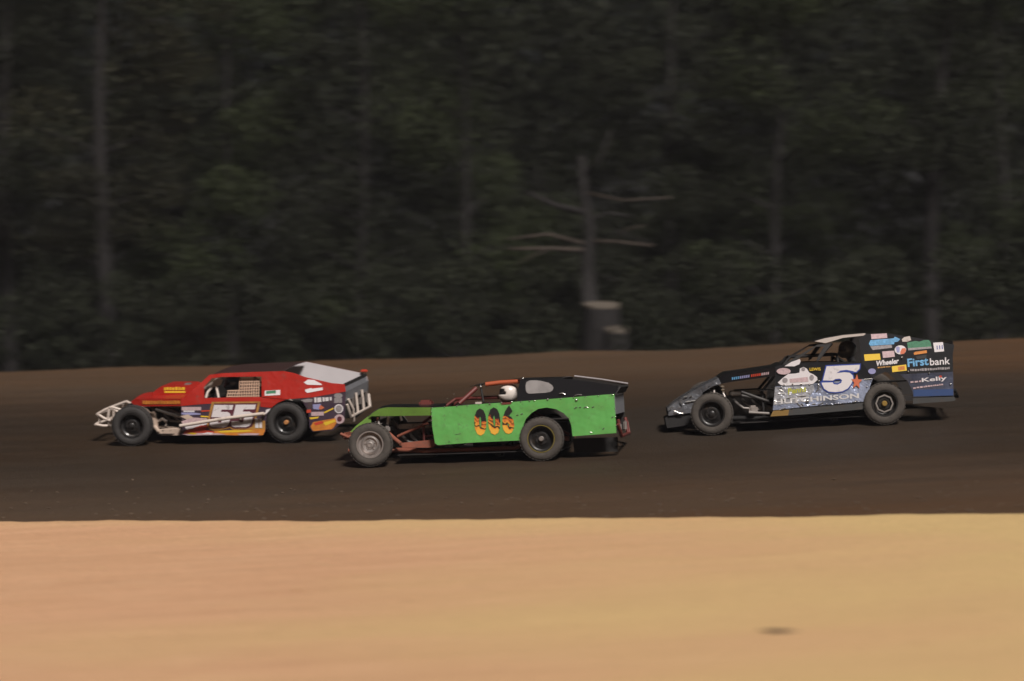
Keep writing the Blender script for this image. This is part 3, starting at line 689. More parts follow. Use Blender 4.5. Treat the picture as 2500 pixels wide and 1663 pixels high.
c.tube('exhaust_pipe', [c.P([A(1010,872,.5),A(1200,935,.55),A(1380,985,.62),A(1600,1030,.7),A(1700,1045,.8)]), c.P([A(1060,850,.45),A(1250,900,.5),A(1400,960,.6)])], .03, P_header)
c.panel('rocker_panel', [A(1045,1205,.72),A(1110,1180,.72),A(1385,1180,.80),A(1395,1272,.80),A(1090,1275,.72)], P_beige, mirror=True)
# tail
q1 = c.P([B(1892,500,.81),B(1905,606,.86),B(1895,760,.86)]); bm = bmesh.new()
vv = [[bm.verts.new((q.x, q.y*s, q.z)) for q in q1] for s in (1, -1)]
for k in range(2): bm.faces.new((vv[0][k], vv[0][k+1], vv[1][k+1], vv[1][k]))
tail = bm_obj('tail_panel', bm, P_greysheet, c.root); so = tail.modifiers.new('t', 'SOLIDIFY'); so.thickness = .01
q2 = c.P([B(1868,484,.80),B(1898,474,.80),B(1903,516,.81),B(1882,516,.81)]); bm = bmesh.new()
a_ = [bm.verts.new((q.x, q.y, q.z)) for q in q2]; b_ = [bm.verts.new((q.x, -q.y, q.z)) for q in q2]
bm.faces.new(a_); bm.faces.new(b_[::-1])
for k in range(4): bm.faces.new((a_[k], b_[k], b_[(k+1) % 4], a_[(k+1) % 4]))
spo = bm_obj('rear_spoiler', bm, P_blackm, c.root)
c.box('tail_lamp', [((q2[1].x+.03, -.77, q2[1].z+.045), (.12, .06, .05))], P_redpr, spo, .015)
xr = q1[2].x
c.tube('rear_bumper', [[(xr-.02, .80, .62), (xr-.06, .72, .40), (xr-.06, -.72, .40), (xr-.02, -.80, .62)], [(xr-.02, .70, .70), (xr-.08, .62, .52), (xr-.05, .5, .30)], [(xr-.04, .2, .75), (xr-.06, .2, .40)], [(xr-.04, -.25, .75), (xr-.06, -.25, .40)]], .024, P_wtube)
for bp in (((xr-.05, .45, .62), (.015, .16, .16)), ((xr-.05, -.1, .58), (.015, .22, .12)), ((xr-.05, -.55, .60), (.015, .14, .2))): c.box('bumper_plate', [bp], P_steel, bev=.01)
c.rivets([B(975,345,.64)]*2, None, r=.02)
c.driver(*B(185,480)[:2], .34, 'driver in dark blue helmet behind the beige window net of the red car', P_suit['red'], mat('helmet_navy', (.03,.045,.075), .3, coat=.6), P_blackpr)

# ================================================================== GREEN CAR 006
C = crop(800, 900, 6.0316); D = crop(1150, 900, 5.749)
grn = Car('green and black dirt modified with flaming 006 on its side, nearest the infield', (904, 1142), (1322, 1129), roll=6.0)
c = grn; h = c.L/2
c.chassis(P_rust, deck_z=.64); c.cage(1.02, P_dkred)
rs = rim_steel(P_steel); lip = ring_mesh(P_wyellow, .205, .214, TW/2-.012, 'rim_lip'); hub_s = cap_mesh(P_steel, .04, TW/2-.085, TW/2-.01)
for s in (1, -1):
    c.wheel(h, .845*s, s, ty_dust, [rs], steer=2); c.wheel(-h, .795*s, s, ty_dust, [rb, lip, hub_s])
gd = c.panel('door_panel', [C(1525,578),C(1900,552),D(0,507),D(600,467),D(1060,431),D(1060,547),D(940,567),D(850,622),D(770,707),D(737,790),D(722,960),D(705,1008),D(0,1040),C(1625,1128),C(1580,1100),C(1540,860)], P_green, b=.90, mirror=True)[0]
gq = c.panel('quarter_panel', [D(1060,431),D(2010,356),D(2022,560),D(2040,905),D(1425,950),D(1408,800),D(1372,700),D(1300,625),D(1190,568),D(1060,547)], P_green, b=.90, mirror=True)[0]
HG = c.plane(C(600,704,.46), C(1523,572,.89), C(1523,690,.89)); c.panel('hood_side', [C(600,704),C(680,640),C(760,592),C(870,570),C(1200,572),C(1523,572),C(1523,690)], P_green2, b=HG, mirror=True)
c.panel('nose_side', [C(600,706,.42),C(640,706,.43),C(640,825,.43),C(470,905,.43),C(335,940,.43),C(420,850,.43)], P_green2, mirror=True)
c.sheet('hood', [C(600,702,.43),C(680,640,.46),C(760,593,.50),C(870,572,.55),C(1200,573,.71),C(1523,572,.86),C(1700,560,.85)], P_black, crown=.04)
c.sheet('nose', [C(335,936,.42),C(420,846,.42),C(600,702,.42)], P_green2, crown=.01)
c.box('hood_scoop', [(c.p(*C(1455,525)[:2], .12), (.20, .34, .14))], P_dkred, bev=.03)
c.rivets([C(1530,580),C(1720,566),C(1900,554),C(2060,545),C(2230,530)], .902, r=.010); c.rivets([C(1530,640),C(1535,700),C(1538,760)], .902, r=.011)
c.rivets([D(260,492),D(430,480),D(570,472),D(700,462),D(820,455),D(890,448),D(1075,434),D(1262,420),D(1440,405),D(1610,393),D(1790,378),D(1985,366)], .902, r=.014)
c.rivets([D(2022,560),D(2030,680),D(2036,800)], .902, r=.010); c.rivets([D(1480,440)]*2, .902, r=.022)
# black cabin
SG = c.plane(D(640,464,.89), D(1280,140,.86), D(2020,353,.89)); sp_ = [D(*q) for q in ((640,464),(655,300),(690,155),(800,140),(1280,135),(1700,188),(2080,248),(2020,353))]
gs = c.panel('sail_panel', sp_, P_black, b=SG, mirror=True)
c.sheet('roof', [D(-20,255,.54),D(80,228,.55),D(400,178,.56),D(640,152,.58),D(700,148,.82),D(1280,133,.85)], P_black, crown=.012)
c.tube('roof_bar', [c.P([D(205,222,.60),D(420,195,.60),D(690,180,.62)])], .036, P_orangebar)
c.tube('windscreen_post', [c.P([C(1935,515,.74),C(2190,285,.60)])], .036, P_dkred)
c.tube('window_post', [c.P([D(130,215,.60),D(175,470,.74)])], .018, P_blackm)
c.rivets([D(135,255,.66)]*2, None, r=.028); c.rivets([D(728,140,.66)]*2, None, r=.026); c.rivets([C(1860,375,.6),C(1760,445,.65)], None, r=.012)
n_ = c.decal('window_plate', [D(*q) for q in ((778,190),(820,168),(850,165),(920,165),(990,174),(1090,200),(1140,235),(1157,268),(1145,305),(1110,328),(1040,341),(950,345),(850,352),(810,353),(782,335),(770,300),(765,240))], P_alu, SG, gs[0], .006)
c.quad('trim_tab', 425, 478, 560, 508, D, P_dkred, .90, gd, .006, 8); c.quad('trim_tab', 60, 470, 150, 497, D, P_roofpale, .90, gd, .006, 4)
rt = c.P([D(1300,130,.85),D(1700,180,.86),D(2080,240,.86)]); c.tube('sail_edge_trim', [[Vector((q.x, -q.y, q.z+.012)) for q in rt]], .016, P_greypr)
for s_, bl, br, tl in (('0', D(52,948), D(222,935), D(40,565)), ('0', D(248,938), D(420,925), D(232,550)), ('6', D(445,925), D(612,912), D(430,520))):
    c.text(s_, bl, br, tl, P_blackpr, .90, gd, bold=.075, lift=.004, name='number_edge'); c.text(s_, bl, br, tl, P_flame, .90, gd, bold=.060, lift=.007, name='number')
c.text('6', D(445,925), D(612,912), D(430,520), P_flame, .90, gd, bold=.060, lift=.0075, name='number')
def glint_lines(lines, b, parent, r=.006):  # bright metal slivers laid on the panels as added glints
    for ln in lines: c.tube('panel_glint', [[q + Vector((0, r*.4, 0)) for q in c.P(ln, b)]], r, P_rivet, parent, 6)
glint_lines([[D(1452,560),D(1475,545),D(1490,538)], [D(1520,545),D(1545,540)], [D(1585,552),D(1610,535),D(1640,548)], [D(1700,545),D(1728,530)], [D(1455,378),D(1500,366),D(1555,370)], [D(1240,350),D(1285,345),D(1318,362)], [D(1850,850),D(1872,832)], [D(1670,892),D(1700,900)], [D(640,655),D(665,648)], [D(700,640),D(728,632)], [D(1975,690),D(1995,672)], [D(1478,425),D(1480,455)]], .902, gq, .008)
glint_lines([[C(1780,1080),C(1800,1074)], [C(1880,970),C(1960,958)]], .902, gd, .004)
# nose bumper, rails, engine bay bits
c.box('front_bumper', [(c.p(*C(285,990)[:2], .20)-Vector((0,.20,0)), (.09, .84, .11))], P_rust, bev=.03)
c.tube('bumper_bar', [c.P([C(190,960,.4),C(300,1010,.42),C(480,960,.42)]), [Vector((q.x,-q.y,q.z)) for q in c.P([C(190,960,.4),C(300,1010,.42),C(480,960,.42)])]], .025, P_rust)
c.panel('side_rail', [C(1080,1095),C(1560,1045),C(1600,1105),C(1560,1165),C(1095,1165)], P_rust, b=.72, t=.06, mirror=True)
c.tube('frame_brace', [c.P([C(1030,1000,.5),C(1250,900,.55),C(1480,805,.6)])], .024, P_rust)
c.tube('frame_brace', [c.P([C(870,930,.45),C(980,1030,.5),C(1080,1110,.62)])], .035, P_rust)
c.tube('radiator_hose', [c.P([C(735,720,.35),C(740,830,.36)])], .02, P_rust)
c.tube('hood_prop', [c.P([C(895,705,.45),C(885,820,.45)])], .032, P_header); c.tube('hood_prop', [c.P([C(1075,700,.5),C(1092,770,.5)])], .024, P_header)
c.box('steering_knuckle', [(c.p(*C(880,890)[:2], .55), (.09, .08, .10))], P_steel, bev=.02)
# tail
q1 = c.P([D(2016,380,.86),D(2024,520,.86),D(2030,640,.86)]); bm = bmesh.new()
vv = [[bm.verts.new((q.x, q.y*s, q.z)) for q in q1] for s in (1, -1)]
for k in range(2): bm.faces.new((vv[0][k], vv[0][k+1], vv[1][k+1], vv[1][k]))
tail = bm_obj('tail_panel', bm, P_greysheet, c.root); so = tail.modifiers.new('t', 'SOLIDIFY'); so.thickness = .01
q2 = c.P([D(2070,240,.80),D(2100,262,.80),D(2040,352,.87),D(2015,352,.87)]); bm = bmesh.new()
a_ = [bm.verts.new((q.x, q.y, q.z)) for q in q2]; b_ = [bm.verts.new((q.x, -q.y, q.z)) for q in q2]
bm.faces.new(a_); bm.faces.new(b_[::-1])
for k in range(4): bm.faces.new((a_[k], b_[k], b_[(k+1) % 4], a_[(k+1) % 4]))
bm_obj('rear_deck_lip', bm, P_blackm, c.root)
xr = q1[2].x
c.tube('rear_bumper', [[(xr-.03, .84, .55), (xr-.07, .74, .36), (xr-.07, -.74, .36), (xr-.03, -.84, .55)], [(xr-.02, .7, .62), (xr-.06, .66, .36)], [(xr-.02, -.7, .62), (xr-.06, -.66, .36)]], .028, P_dkred)
c.box('rear_bracket', [((xr-.05, .70, .50), (.05, .10, .12)), ((xr-.05, -.3, .50), (.05, .14, .16))], P_steel, bev=.02)
c.panel('rear_shade_sheet', [D(1425,985),D(2060,960),D(2060,1165),D(1450,1180)], P_blackm, b=.55, t=.01)  # black sheet standing for the shade under the rear quarter
c.driver(*D(530,350)[:2], .52, 'driver in white helmet at the window of the green car', P_suit['green'], mat('helmet_white', (.72,.66,.62), .3, coat=.5), P_blackpr)

# ================================================================== BLUE CAR 5
E = crop(1600, 800, 5.6); F = crop(1960, 800, 5.6); G = crop(1880, 890, 9.065); H = crop(2100, 810, 9.8)
blu = Car('black and silver-blue dirt modified with white 5 and orange star, trailing at right', (1743, 1064), (2164, 1040), roll=5.5)
c = blu; h = c.L/2
c.chassis(P_blackm, deck_z=.70, engine_z=.66); c.cage(1.20, P_blackm)
ring8 = ring_mesh(P_header, .125, .150, TW/2-.055, 'beadlock_ring', 8, .014); hub_g = cap_mesh(P_hub_gold, .045, TW/2-.085, TW/2-.01)
for s in (1, -1):
    c.wheel(h, .845*s, s, ty_dust, [rb, hub_k], steer=-8); c.wheel(-h, .795*s, s, ty_dust, [rb, ring8, hub_g])
ns = c.panel('nose_side', [E(165,1110,.42),E(250,1040,.44),E(380,950,.46),E(615,815,.48),E(650,880,.48),E(620,985,.48),E(520,1160,.48),E(180,1205,.44)], P_nose, mirror=True)[0]
c.sheet('nose', [E(163,1108,.42),E(250,1036,.44),E(380,946,.46),E(613,811,.48),E(862,690,.52)], P_nose, crown=.02)
c.panel('nose_side_upper', [E(618,813,.48),E(864,692,.52),E(900,770,.54),E(780,800,.53),E(655,885,.49)], P_nose, mirror=True)
c.panel('nose_shadow', [E(130,1235,.40),E(178,1208,.40),E(520,1163,.44),E(530,1320,.44),E(160,1375,.40)], P_blackm, mirror=True)  # black panel in place of the shadow cast below the nose
HB_ = c.plane(E(866,690,.52), E(1638,545,.88), E(1638,662,.88)); hs = c.panel('hood_side', [E(866,690),E(950,637),E(1060,622),E(1350,585),E(1638,545),E(1638,662),E(1040,742),E(902,768)], P_black, b=HB_, mirror=True)[0]
c.sheet('hood', [E(862,688,.51),E(950,633,.53),E(1060,618,.57),E(1350,581,.71),E(1638,541,.86),E(1720,505,.84)], P_black, crown=.03)
L0 = c.P([E(1045,715), E(1550,640), E(1045,680)], HB_)
for a0, a1, m in ((0,.2,P_sky),(.22,.5,P_lav),(.52,.78,P_redpr),(.8,1,P_pink)):
    uvs = []; fcs = []; rg = random.Random(int(a0*99)); x = a0
    while x < a1-.02:
        k = len(uvs); uvs += [(x,0),(x+.035,0),(x+.04,1),(x+.005,1)]; fcs.append((k,k+1,k+2,k+3)); x += .055
    mesh_obj('lettering', [L0[0] + (L0[1]-L0[0])*u + (L0[2]-L0[0])*v + Vector((0, .01, 0)) for u, v in uvs], fcs, m, hs)
dt = c.panel('door_top', [E(1640,545,.88),E(1690,515,.87),E(1900,480,.87),F(190,470,.87),F(805,470,.88),F(960,690,.90),F(300,745,.905),E(1640,800,.905)], P_black, mirror=True)[0]
dp = c.panel('door_panel', [E(1640,803,.90),F(300,748,.90),F(960,693,.90),F(920,800,.90),F(893,1006,.90),F(0,1085,.90),E(1605,1130,.90)], P_blue, mirror=True)[0]
c.panel('side_skirt', [F(888,1012),F(0,1088),E(1610,1134),E(1572,1213),F(0,1188),F(880,1112)], P_skirt, b=.885, mirror=True)
c.panel('skirt_patch', [E(1612,1136),E(1830,1122),E(1815,1200),E(1572,1215)], mat('ochre_patch', (.22,.13,.03), .6, mud=.3), b=.889)
c.panel('windscreen_post', [E(1690,515,.86),E(1740,508,.86),F(200,232,.77),F(400,205,.77),F(385,232,.775),F(235,440,.85),F(190,470,.87),F(205,400,.84),F(290,260,.785),F(180,262,.78),E(1820,520,.86)], P_blackm, mirror=True)
c.panel('deflector_highlight', [E(1765,528),E(1860,470),E(1975,430),E(1985,460),E(1970,500),E(1900,530)], P_print_white, b=.885)  # white plate painted as the highlight along the windscreen base
SB = c.plane(F(962,688,.905), F(860,88,.80), F(2055,598,.895)); sb = c.panel('sail_panel', [F(*q) for q in ((807,470),(790,300),(770,150),(860,88),(1160,80),(1350,110),(1750,170),(2070,235),(2050,380),(2055,598),(1330,636),(1230,604),(1130,604),(1040,640),(962,688))], P_black, b=SB, mirror=True)[0]
qp = c.panel('quarter_panel', [F(1330,640),F(2055,602),F(2060,930),F(1512,950),F(1500,870),F(1440,740)], P_bluegrey, b=.90, mirror=True)[0]
c.quad('lower_stripe', 1512, 850, 2056, 940, F, mat('blue_stripe', (.04,.075,.19), .35, coat=.5, bump=(3,.3), mud=.2), .90, qp, .005, 12)
c.panel('rear_skirt', [F(1506,960),F(2062,934),F(2095,985),F(2060,1005),F(1506,1042)], P_skirt, b=.885, mirror=True)
c.sheet('roof', [F(160,200,.76),F(300,156,.77),F(550,112,.78),F(850,82,.785)], P_black, crown=.01)
c.panel('roof_trim', [F(158,186,.79),F(300,146,.79),F(550,102,.795),F(855,76,.80),F(858,106,.80),F(550,140,.795),F(310,212,.79)], P_roofpale)
c.tube('window_post', [c.P([F(195,450,.80),F(400,222,.62)])], .018, P_greysheet)
# big number, star and sponsor print
five = [(1250,40),(1985,5),(1975,95),(1905,165),(1820,158),(1690,130),(1570,132),(1480,190),(1640,170),(1760,182),(1830,245),(1842,330),(1795,430),(1720,530),(1600,592),(1450,612),(1300,600),(1200,540),(1150,440),(1140,402),(1390,395),(1405,435),(1490,448),(1575,405),(1592,345),(1540,312),(1440,322),(1390,357),(1170,352)]
c.decal('number_edge', [G(*q) for q in offset_poly(five, 26)], P_bluepr, .905, dt, .006); c.decal('number', [G(*q) for q in five], P_print_white, .905, dt, .010)
c.decal('number_shade', [G(1470,190),G(1560,135),G(1690,118),G(1850,150),G(1850,200),G(1760,170),G(1640,160)], P_bluepr, .905, dt, .013)
st = []
for k in range(10):
    a = math.pi/2 + math.pi*k/5 - .05; r_ = 165 if k % 2 == 0 else 72; st.append(G(1915+r_*.78*math.cos(a), 385-r_*1.05*math.sin(a)))
c.decal('star', st, P_starpr, .905, dt, .016)
c.decal('sponsor_cloud', [G(170,400),G(280,300),G(400,210),G(560,200),G(650,180),G(660,90),G(740,55),G(810,90),G(870,180),G(960,220),G(1040,280),G(1050,340),G(950,430),G(700,450),G(300,470),G(230,450)], P_print_white, .905, dt, .006)
c.decal('sponsor_print', [G(430,320),G(830,275),G(850,380),G(440,400)], P_pink, .905, dt, .010); c.ellipse('sponsor_print', 735, 105, 42, 40, G, P_greypr, .905, dt, .012)
c.ellipse('sponsor_print', 330, 350, 60, 55, G, P_greypr, .905, dt, .012); c.ellipse('sponsor_print', 920, 290, 50, 60, G, P_greypr, .905, dt, .012)
c.ellipse('sponsor_oval', 300, 150, 155, 72, G, P_pink, .905, dt, .006)
c.decal('foil_wrap', [G(110,500),G(300,495),G(700,470),G(960,450),G(985,560),G(880,690),G(800,800),G(560,860),G(75,900)], P_foil, .90, dp, .003)
c.text('LEWIS', G(878,140), G(1120,132), G(874,75), P_yellow, .905, dt, .02)
c.text('Penns', G(400,665), G(805,600), G(395,530), P_lime, .90, dp, .03)
c.text('HUTCHINSON', G(100,880), G(1970,745), G(95,770), P_print_grey, .90, dp, .03)
c.ellipse('sponsor_oval', 2255, 150, 85, 62, G, P_lav, .895, dt, .012)
c.rivets([G(310,450),G(500,430),G(690,432),G(878,436)], .912, r=.020); c.rivets([G(250,505),G(1078,370),G(1068,432),G(2146,490)], .91, r=.014)
c.rivets([G(300,985),G(1070,885),G(1460,870),G(1660,845),G(1890,820),G(2140,800)], .905, r=.009, n_between=3); c.rivets([G(830,810)]*2, .91, r=.030)
bq = c.P([G(1020,600,.91),G(1065,540,.925),G(1085,450,.91)]); c.tube('panel_fold', [bq], .010, P_rivet); bq = c.P([G(610,705,.912),G(790,685,.912)]); c.tube('panel_fold', [bq], .007, P_rivet)
glint_lines([[G(610,705),G(790,685)], [G(280,760),G(310,800)], [G(380,745),G(470,728)], [G(600,850),G(640,890),G(700,930)], [G(690,860),G(740,910)], [G(90,800),G(150,820)], [G(180,650),G(330,640)], [G(2080,330),G(2260,315)], [G(2120,700),G(2150,780)], [G(1850,835),G(1930,800)], [G(930,880),G(1010,868)], [G(1080,890),G(1180,840)], [G(210,560),G(300,600)], [G(240,990),G(345,960)]], .904, dp, .008)
glint_lines([[E(390,950),E(440,940)], [E(415,1015),E(500,1005),E(580,998)], [E(470,945),E(500,930)], [E(170,1120),E(230,1085)], [E(260,1140),E(330,1170),E(380,1175)], [E(500,1105),E(520,1090)], [E(340,1000),E(370,1050)], [E(860,690),E(900,700)]], .485, ns, .009)
def HB(u, v): return H(u, v, SB)
def stk(pts, m, name='sticker', lift=.012): return c.decal(name, [H(u, v) for u, v in pts], m, SB, sb, lift*.5)
stk([(255,60),(635,40),(650,150),(270,180)], P_pink); stk([(205,290),(250,200),(800,160),(830,120),(960,180),(900,240),(820,250),(810,300),(240,340)], P_sky); stk([(240,350),(750,312),(765,385),(300,440)], P_greypr)
stk([(995,180),(1060,130),(1190,105),(1220,205),(1130,240),(1010,240)], P_roofpale); stk([(1120,260),(1330,220),(1410,240),(1520,205),(1640,200),(1680,240),(1715,400),(1150,450)], P_greenpr)
stk([(1140,395),(1700,355),(1712,402),(1150,450)], P_greypr, lift=.016); stk([(1745,265),(1980,250),(2008,470),(1780,490)], P_print_white)
uv, fs = text_mesh2d('111', .03)
qa, qb, qc = c.P([HB(1835,425), HB(1975,412), HB(1828,335)]); mesh_obj('lettering', [qa+(qb-qa)*u+(qc-qa)*v+SB[1]*.012 for u, v in uv], fs, P_bluepr, sb)
stk([(962+138*math.cos(2*math.pi*k/20), 435+108*math.sin(2*math.pi*k/20)) for k in range(20)], P_print_white); stk([(960,480),(1000,400),(1080,390),(1100,450),(1050,530),(960,540)], P_starpr, lift=.016)
stk([(850,380),(900,350),(950,380),(940,500),(880,500)], P_lav, lift=.016)
stk([(525,475),(810,455),(830,600),(545,630)], P_pink); stk([(90,545),(470,525),(490,670),(110,700)], P_yellow); stk([(1280,510),(1320,480),(1590,445),(1600,510),(1290,555)], P_orange)
stk([(1330,590),(1590,550),(1580,640),(1350,655)], P_blackpr); stk([(755,830),(1100,785),(1115,930),(770,970)], P_yellow); stk([(900,840),(1060,815),(1070,910),(915,930)], P_orange, lift=.016)
def txtH(s, bl, br, tl, m, bold, lift=.014):
    uv, fs = text_mesh2d(s, bold); qa, qb, qc = c.P([HB(*bl), HB(*br), HB(*tl)])
    mesh_obj('lettering', [qa+(qb-qa)*u+(qc-qa)*v+SB[1]*lift*.6 for u, v in uv], fs, m, sb)
txtH('Wheeler', (370,830), (920,760), (380,700), P_print_white, .03); txtH('First', (1140,850), (1640,800), (1120,650), P_sky, .03); txtH('bank', (1670,810), (2150,780), (1665,640), P_print_white, .01)
c.dashes(18, H(1200,955), H(2150,905), H(1195,890), P_greypr, SB, sb, .008, 21); c.dashes(7, H(420,880), H(740,850), H(415,845), P_gold, SB, sb, .008, 22)
c.text('Kelly', H(1480,1235), H(2075,1180), H(1470,1110), P_print_white, .90, qp, .02); c.dashes(12, H(1270,1370), H(2000,1280), H(1262,1325), P_pink, .90, qp, .009, 23)
c.dashes(3, H(1205,1235), H(1475,1205), H(1200,1180), P_pink, .90, qp, .009, 24); c.quad('decal', 1890, 1050, 1950, 1095, H, P_redpr, .90, qp, .009)
c.rivets([H(1645,992),H(2165,1255)], .908, r=.015); c.rivets([H(1005,615,.89),H(1150,955,.905)], None, r=.016)
# engine bay bits, rear
c.box('coil_reservoir', [(c.p(*E(918,805)[:2], .5), (.06, .05, .03)), (c.p(*E(922,848)[:2], .5), (.06, .05, .03)), (c.p(*E(930,885)[:2], .5), (.05, .05, .03))], P_rivet, bev=.01)
c.tube('shock_body', [c.P([E(925,890,.5),E(950,950,.52)])], .022, P_steel)
c.box('oil_tank', [(c.p(*E(1340,1120)[:2], .6), (.14, .12, .14))], P_steel, bev=.03)
c.tube('side_exhaust', [c.P([E(1180,880,.5),E(1400,960,.55),E(1640,1040,.6)]), c.P([E(1180,930,.5),E(1350,960,.52)])], .03, P_engine)
c.tube('lower_rail', [c.P([E(1280,1160,.7),E(1560,1175,.75)])], .025, P_header)
xr = c.p(*F(2058,700)[:2], .9).x
c.box('tail_panel', [((xr+.01, 0, .62), (.012, 1.74, .50))], P_blackm, bev=0)
c.tube('rear_bumper', [[(xr-.02, .80, .52), (xr-.08, .70, .40), (xr-.08, -.70, .40), (xr-.02, -.80, .52)]], .026, P_blackm)
zz = c.p(*F(2070,235)[:2], .8); c.box('rear_spoiler', [((zz.x+.02, 0, zz.z+.02), (.02, 1.5, .10))], P_black, bev=.004)
c.driver(*F(610,310)[:2], .30, 'driver in grey helmet in the dark cockpit of the black and blue car', P_suit['blue'], mat('helmet_grey', (.10,.10,.095), .3, coat=.6), P_blackpr)

# ================================================================== WOODLAND BEHIND THE BANK
def leaf_mat(name, c1, c2):
    m = bpy.data.materials.new(name); m.use_nodes = True; n = m.node_tree.nodes; l = m.node_tree.links; b = n['Principled BSDF']
    b.inputs['Roughness'].default_value = .7; b.inputs['Specular IOR Level'].default_value = .2
    g = n.new('ShaderNodeNewGeometry'); mx = n.new('ShaderNodeMix'); mx.data_type = 'RGBA'
    tc = n.new('ShaderNodeTexCoord'); ns = n.new('ShaderNodeTexNoise'); ns.inputs['Scale'].default_value = .30; ns.inputs['Detail'].default_value = 3
    l.new(tc.outputs['Object'], ns.inputs['Vector'])
    a = n.new('ShaderNodeMath'); a.operation = 'MULTIPLY_ADD'; l.new(g.outputs['Random Per Island'], a.inputs[0]); a.inputs[1].default_value = .5
    mr = n.new('ShaderNodeMapRange'); mr.inputs[1].default_value = .35; mr.inputs[2].default_value = .65; mr.inputs[4].default_value = .6; l.new(ns.outputs['Fac'], mr.inputs[0])
    l.new(mr.outputs[0], a.inputs[2]); l.new(a.outputs[0], mx.inputs[0])
    mx.inputs[6].default_value = (*c1, 1); mx.inputs[7].default_value = (*c2, 1); l.new(mx.outputs[2], b.inputs['Base Color']); return m
M_leaf = [leaf_mat('leaf_dark', (.011,.012,.008), (.022,.026,.014)), leaf_mat('leaf_olive', (.012,.012,.008), (.028,.028,.014)), leaf_mat('leaf_green', (.013,.016,.008), (.032,.041,.016))]
M_bark = mat('bark', (.013,.011,.011), .9, bump=(14,.8), var=.35, vscale=4)
M_pale = mat('bare_wood', (.050,.038,.030), .85, bump=(10,.5), var=.3, vscale=5)
M_cut = mat('cut_wood', (.12,.10,.08), .8, var=.2, vscale=12)
def leaves(name, clumps, per, size, m, parent=None):
    # clumps: (n, 4) centre and radius; each clump holds `per` diamond leaves
    n = len(clumps)*per; cen = np.repeat(clumps[:, :3], per, 0); rad = np.repeat(clumps[:, 3], per)
    d = RNG.normal(size=(n, 3)); d /= np.linalg.norm(d, axis=1)[:, None]
    p = cen + d*(rad*RNG.uniform(.25, 1, n)**.5)[:, None]*np.array([1, 1, .7])
    u = RNG.normal(size=(n, 3)); u[:, 2] *= .6; u /= np.linalg.norm(u, axis=1)[:, None]
    v = np.cross(u, RNG.normal(size=(n, 3))); v /= np.linalg.norm(v, axis=1)[:, None]
    s = size*RNG.uniform(.6, 1.3, n)[:, None]
    P = np.stack([p-u*s, p+v*s*.45, p+u*s, p-v*s*.45], 1).reshape(-1, 3)
    me = bpy.data.meshes.new(name); me.vertices.add(len(P)); me.vertices.foreach_set('co', P.ravel())
    k = np.arange(len(P), dtype=np.int32); me.loops.add(len(k)); me.loops.foreach_set('vertex_index', k)
    me.polygons.add(n); me.polygons.foreach_set('loop_start', np.arange(0, len(k), 4, dtype=np.int32)); me.polygons.foreach_set('loop_total', np.full(n, 4, np.int32))
    me.update(calc_edges=True); me.materials.append(m); return link(bpy.data.objects.new(name, me), parent)
def make_tree(ht, rx, m, seed, low=.18, trunk_r=.22, lean=0):
    rg = np.random.default_rng(seed); rr = random.Random(seed)
    root = bpy.data.objects.new('tree', None); col.objects.link(root)
    bm = bmesh.new(); tp = [(lean*t*t*ht*.2 + .12*math.sin(t*5+seed), .1*math.cos(t*4+seed), t*ht*.86) for t in np.linspace(0, 1, 9)]
    add_tube(bm, [(tp[0][0], tp[0][1], -.5)] + tp, trunk_r, 10, trunk_r*.25)
    cl = []
    for k in range(15):
        t = rr.uniform(low, .95); i = int(t*8); b0 = Vector(tp[min(i, 8)]); a = rr.uniform(0, 6.28); ln = rx*rr.uniform(.6, 1.0)*(1.15-t*.55)
        pts = [b0 + Vector((math.cos(a)*ln*s, math.sin(a)*ln*s*.8, ln*.45*s - ln*.15*s*s)) for s in (0, .3, .65, 1)]
        add_tube(bm, pts, .07*(1.2-t), 6, .012)
        for s in (.45, .7, .9, 1.05):
            q = pts[0].lerp(pts[-1], s); cl.append((q.x+rr.gauss(0, .35), q.y+rr.gauss(0, .35), q.z+rr.gauss(0, .3)+.15, rr.uniform(.55, 1.05)))
    for k in range(10):
        cl.append((tp[8][0]+rr.gauss(0, .9), tp[8][1]+rr.gauss(0, .7), ht*.9+rr.gauss(0, .6), rr.uniform(.6, 1.0)))
    bm_obj('trunk', bm, M_bark, root, True); leaves('crown', np.array(cl), 290, .066, m, root)
    return root
def copy_tree(o):
    r = o.copy(); col.objects.link(r)
    for ch in o.children:
        d = ch.copy(); col.objects.link(d); d.parent = r
    return r
protos = [make_tree(12.5, 3.3, M_leaf[0], 1, low=.06, trunk_r=.15), make_tree(13.5, 3.0, M_leaf[1], 2, low=.30, trunk_r=.26), make_tree(11.5, 3.5, M_leaf[2], 3, low=.06, trunk_r=.15), make_tree(13, 3.1, M_leaf[0], 4, low=.4, trunk_r=.24, lean=.5)]
spots = [(1, 255, 73.6, .3, 1.0, 'olive tree with a pale bare trunk, standing at the far left behind the track'),
         (2, 560, 75.6, 1.2, 1.0, 'low branching green tree behind the cabin of the red car'),
         (0, 880, 74.5, 2.0, .95, 'dark broad tree above the gap between the red and green cars'),
         (2, 1130, 76.5, 3.9, 1.05, 'lighter green tree just left of the dead tree, tallest at mid photo'),
         (0, 1640, 76.0, 4.4, 1.0, 'dark tree just right of the dead tree and the stump'),
         (2, 1900, 74.6, 5.2, 1.0, 'green tree directly above the hood of the blue car'),
         (3, 2275, 74.0, .9, 1.0, 'dark tree with a tall grey trunk above the tail of the blue car'),
         (2, 2440, 76.3, 2.7, 1.0, 'green tree at the right edge of the photo behind the bank'),
         (3, 20, 76.0, 1.7, 1.0, 'dark leaning tree cut off by the left edge of the photo')]
used = set()
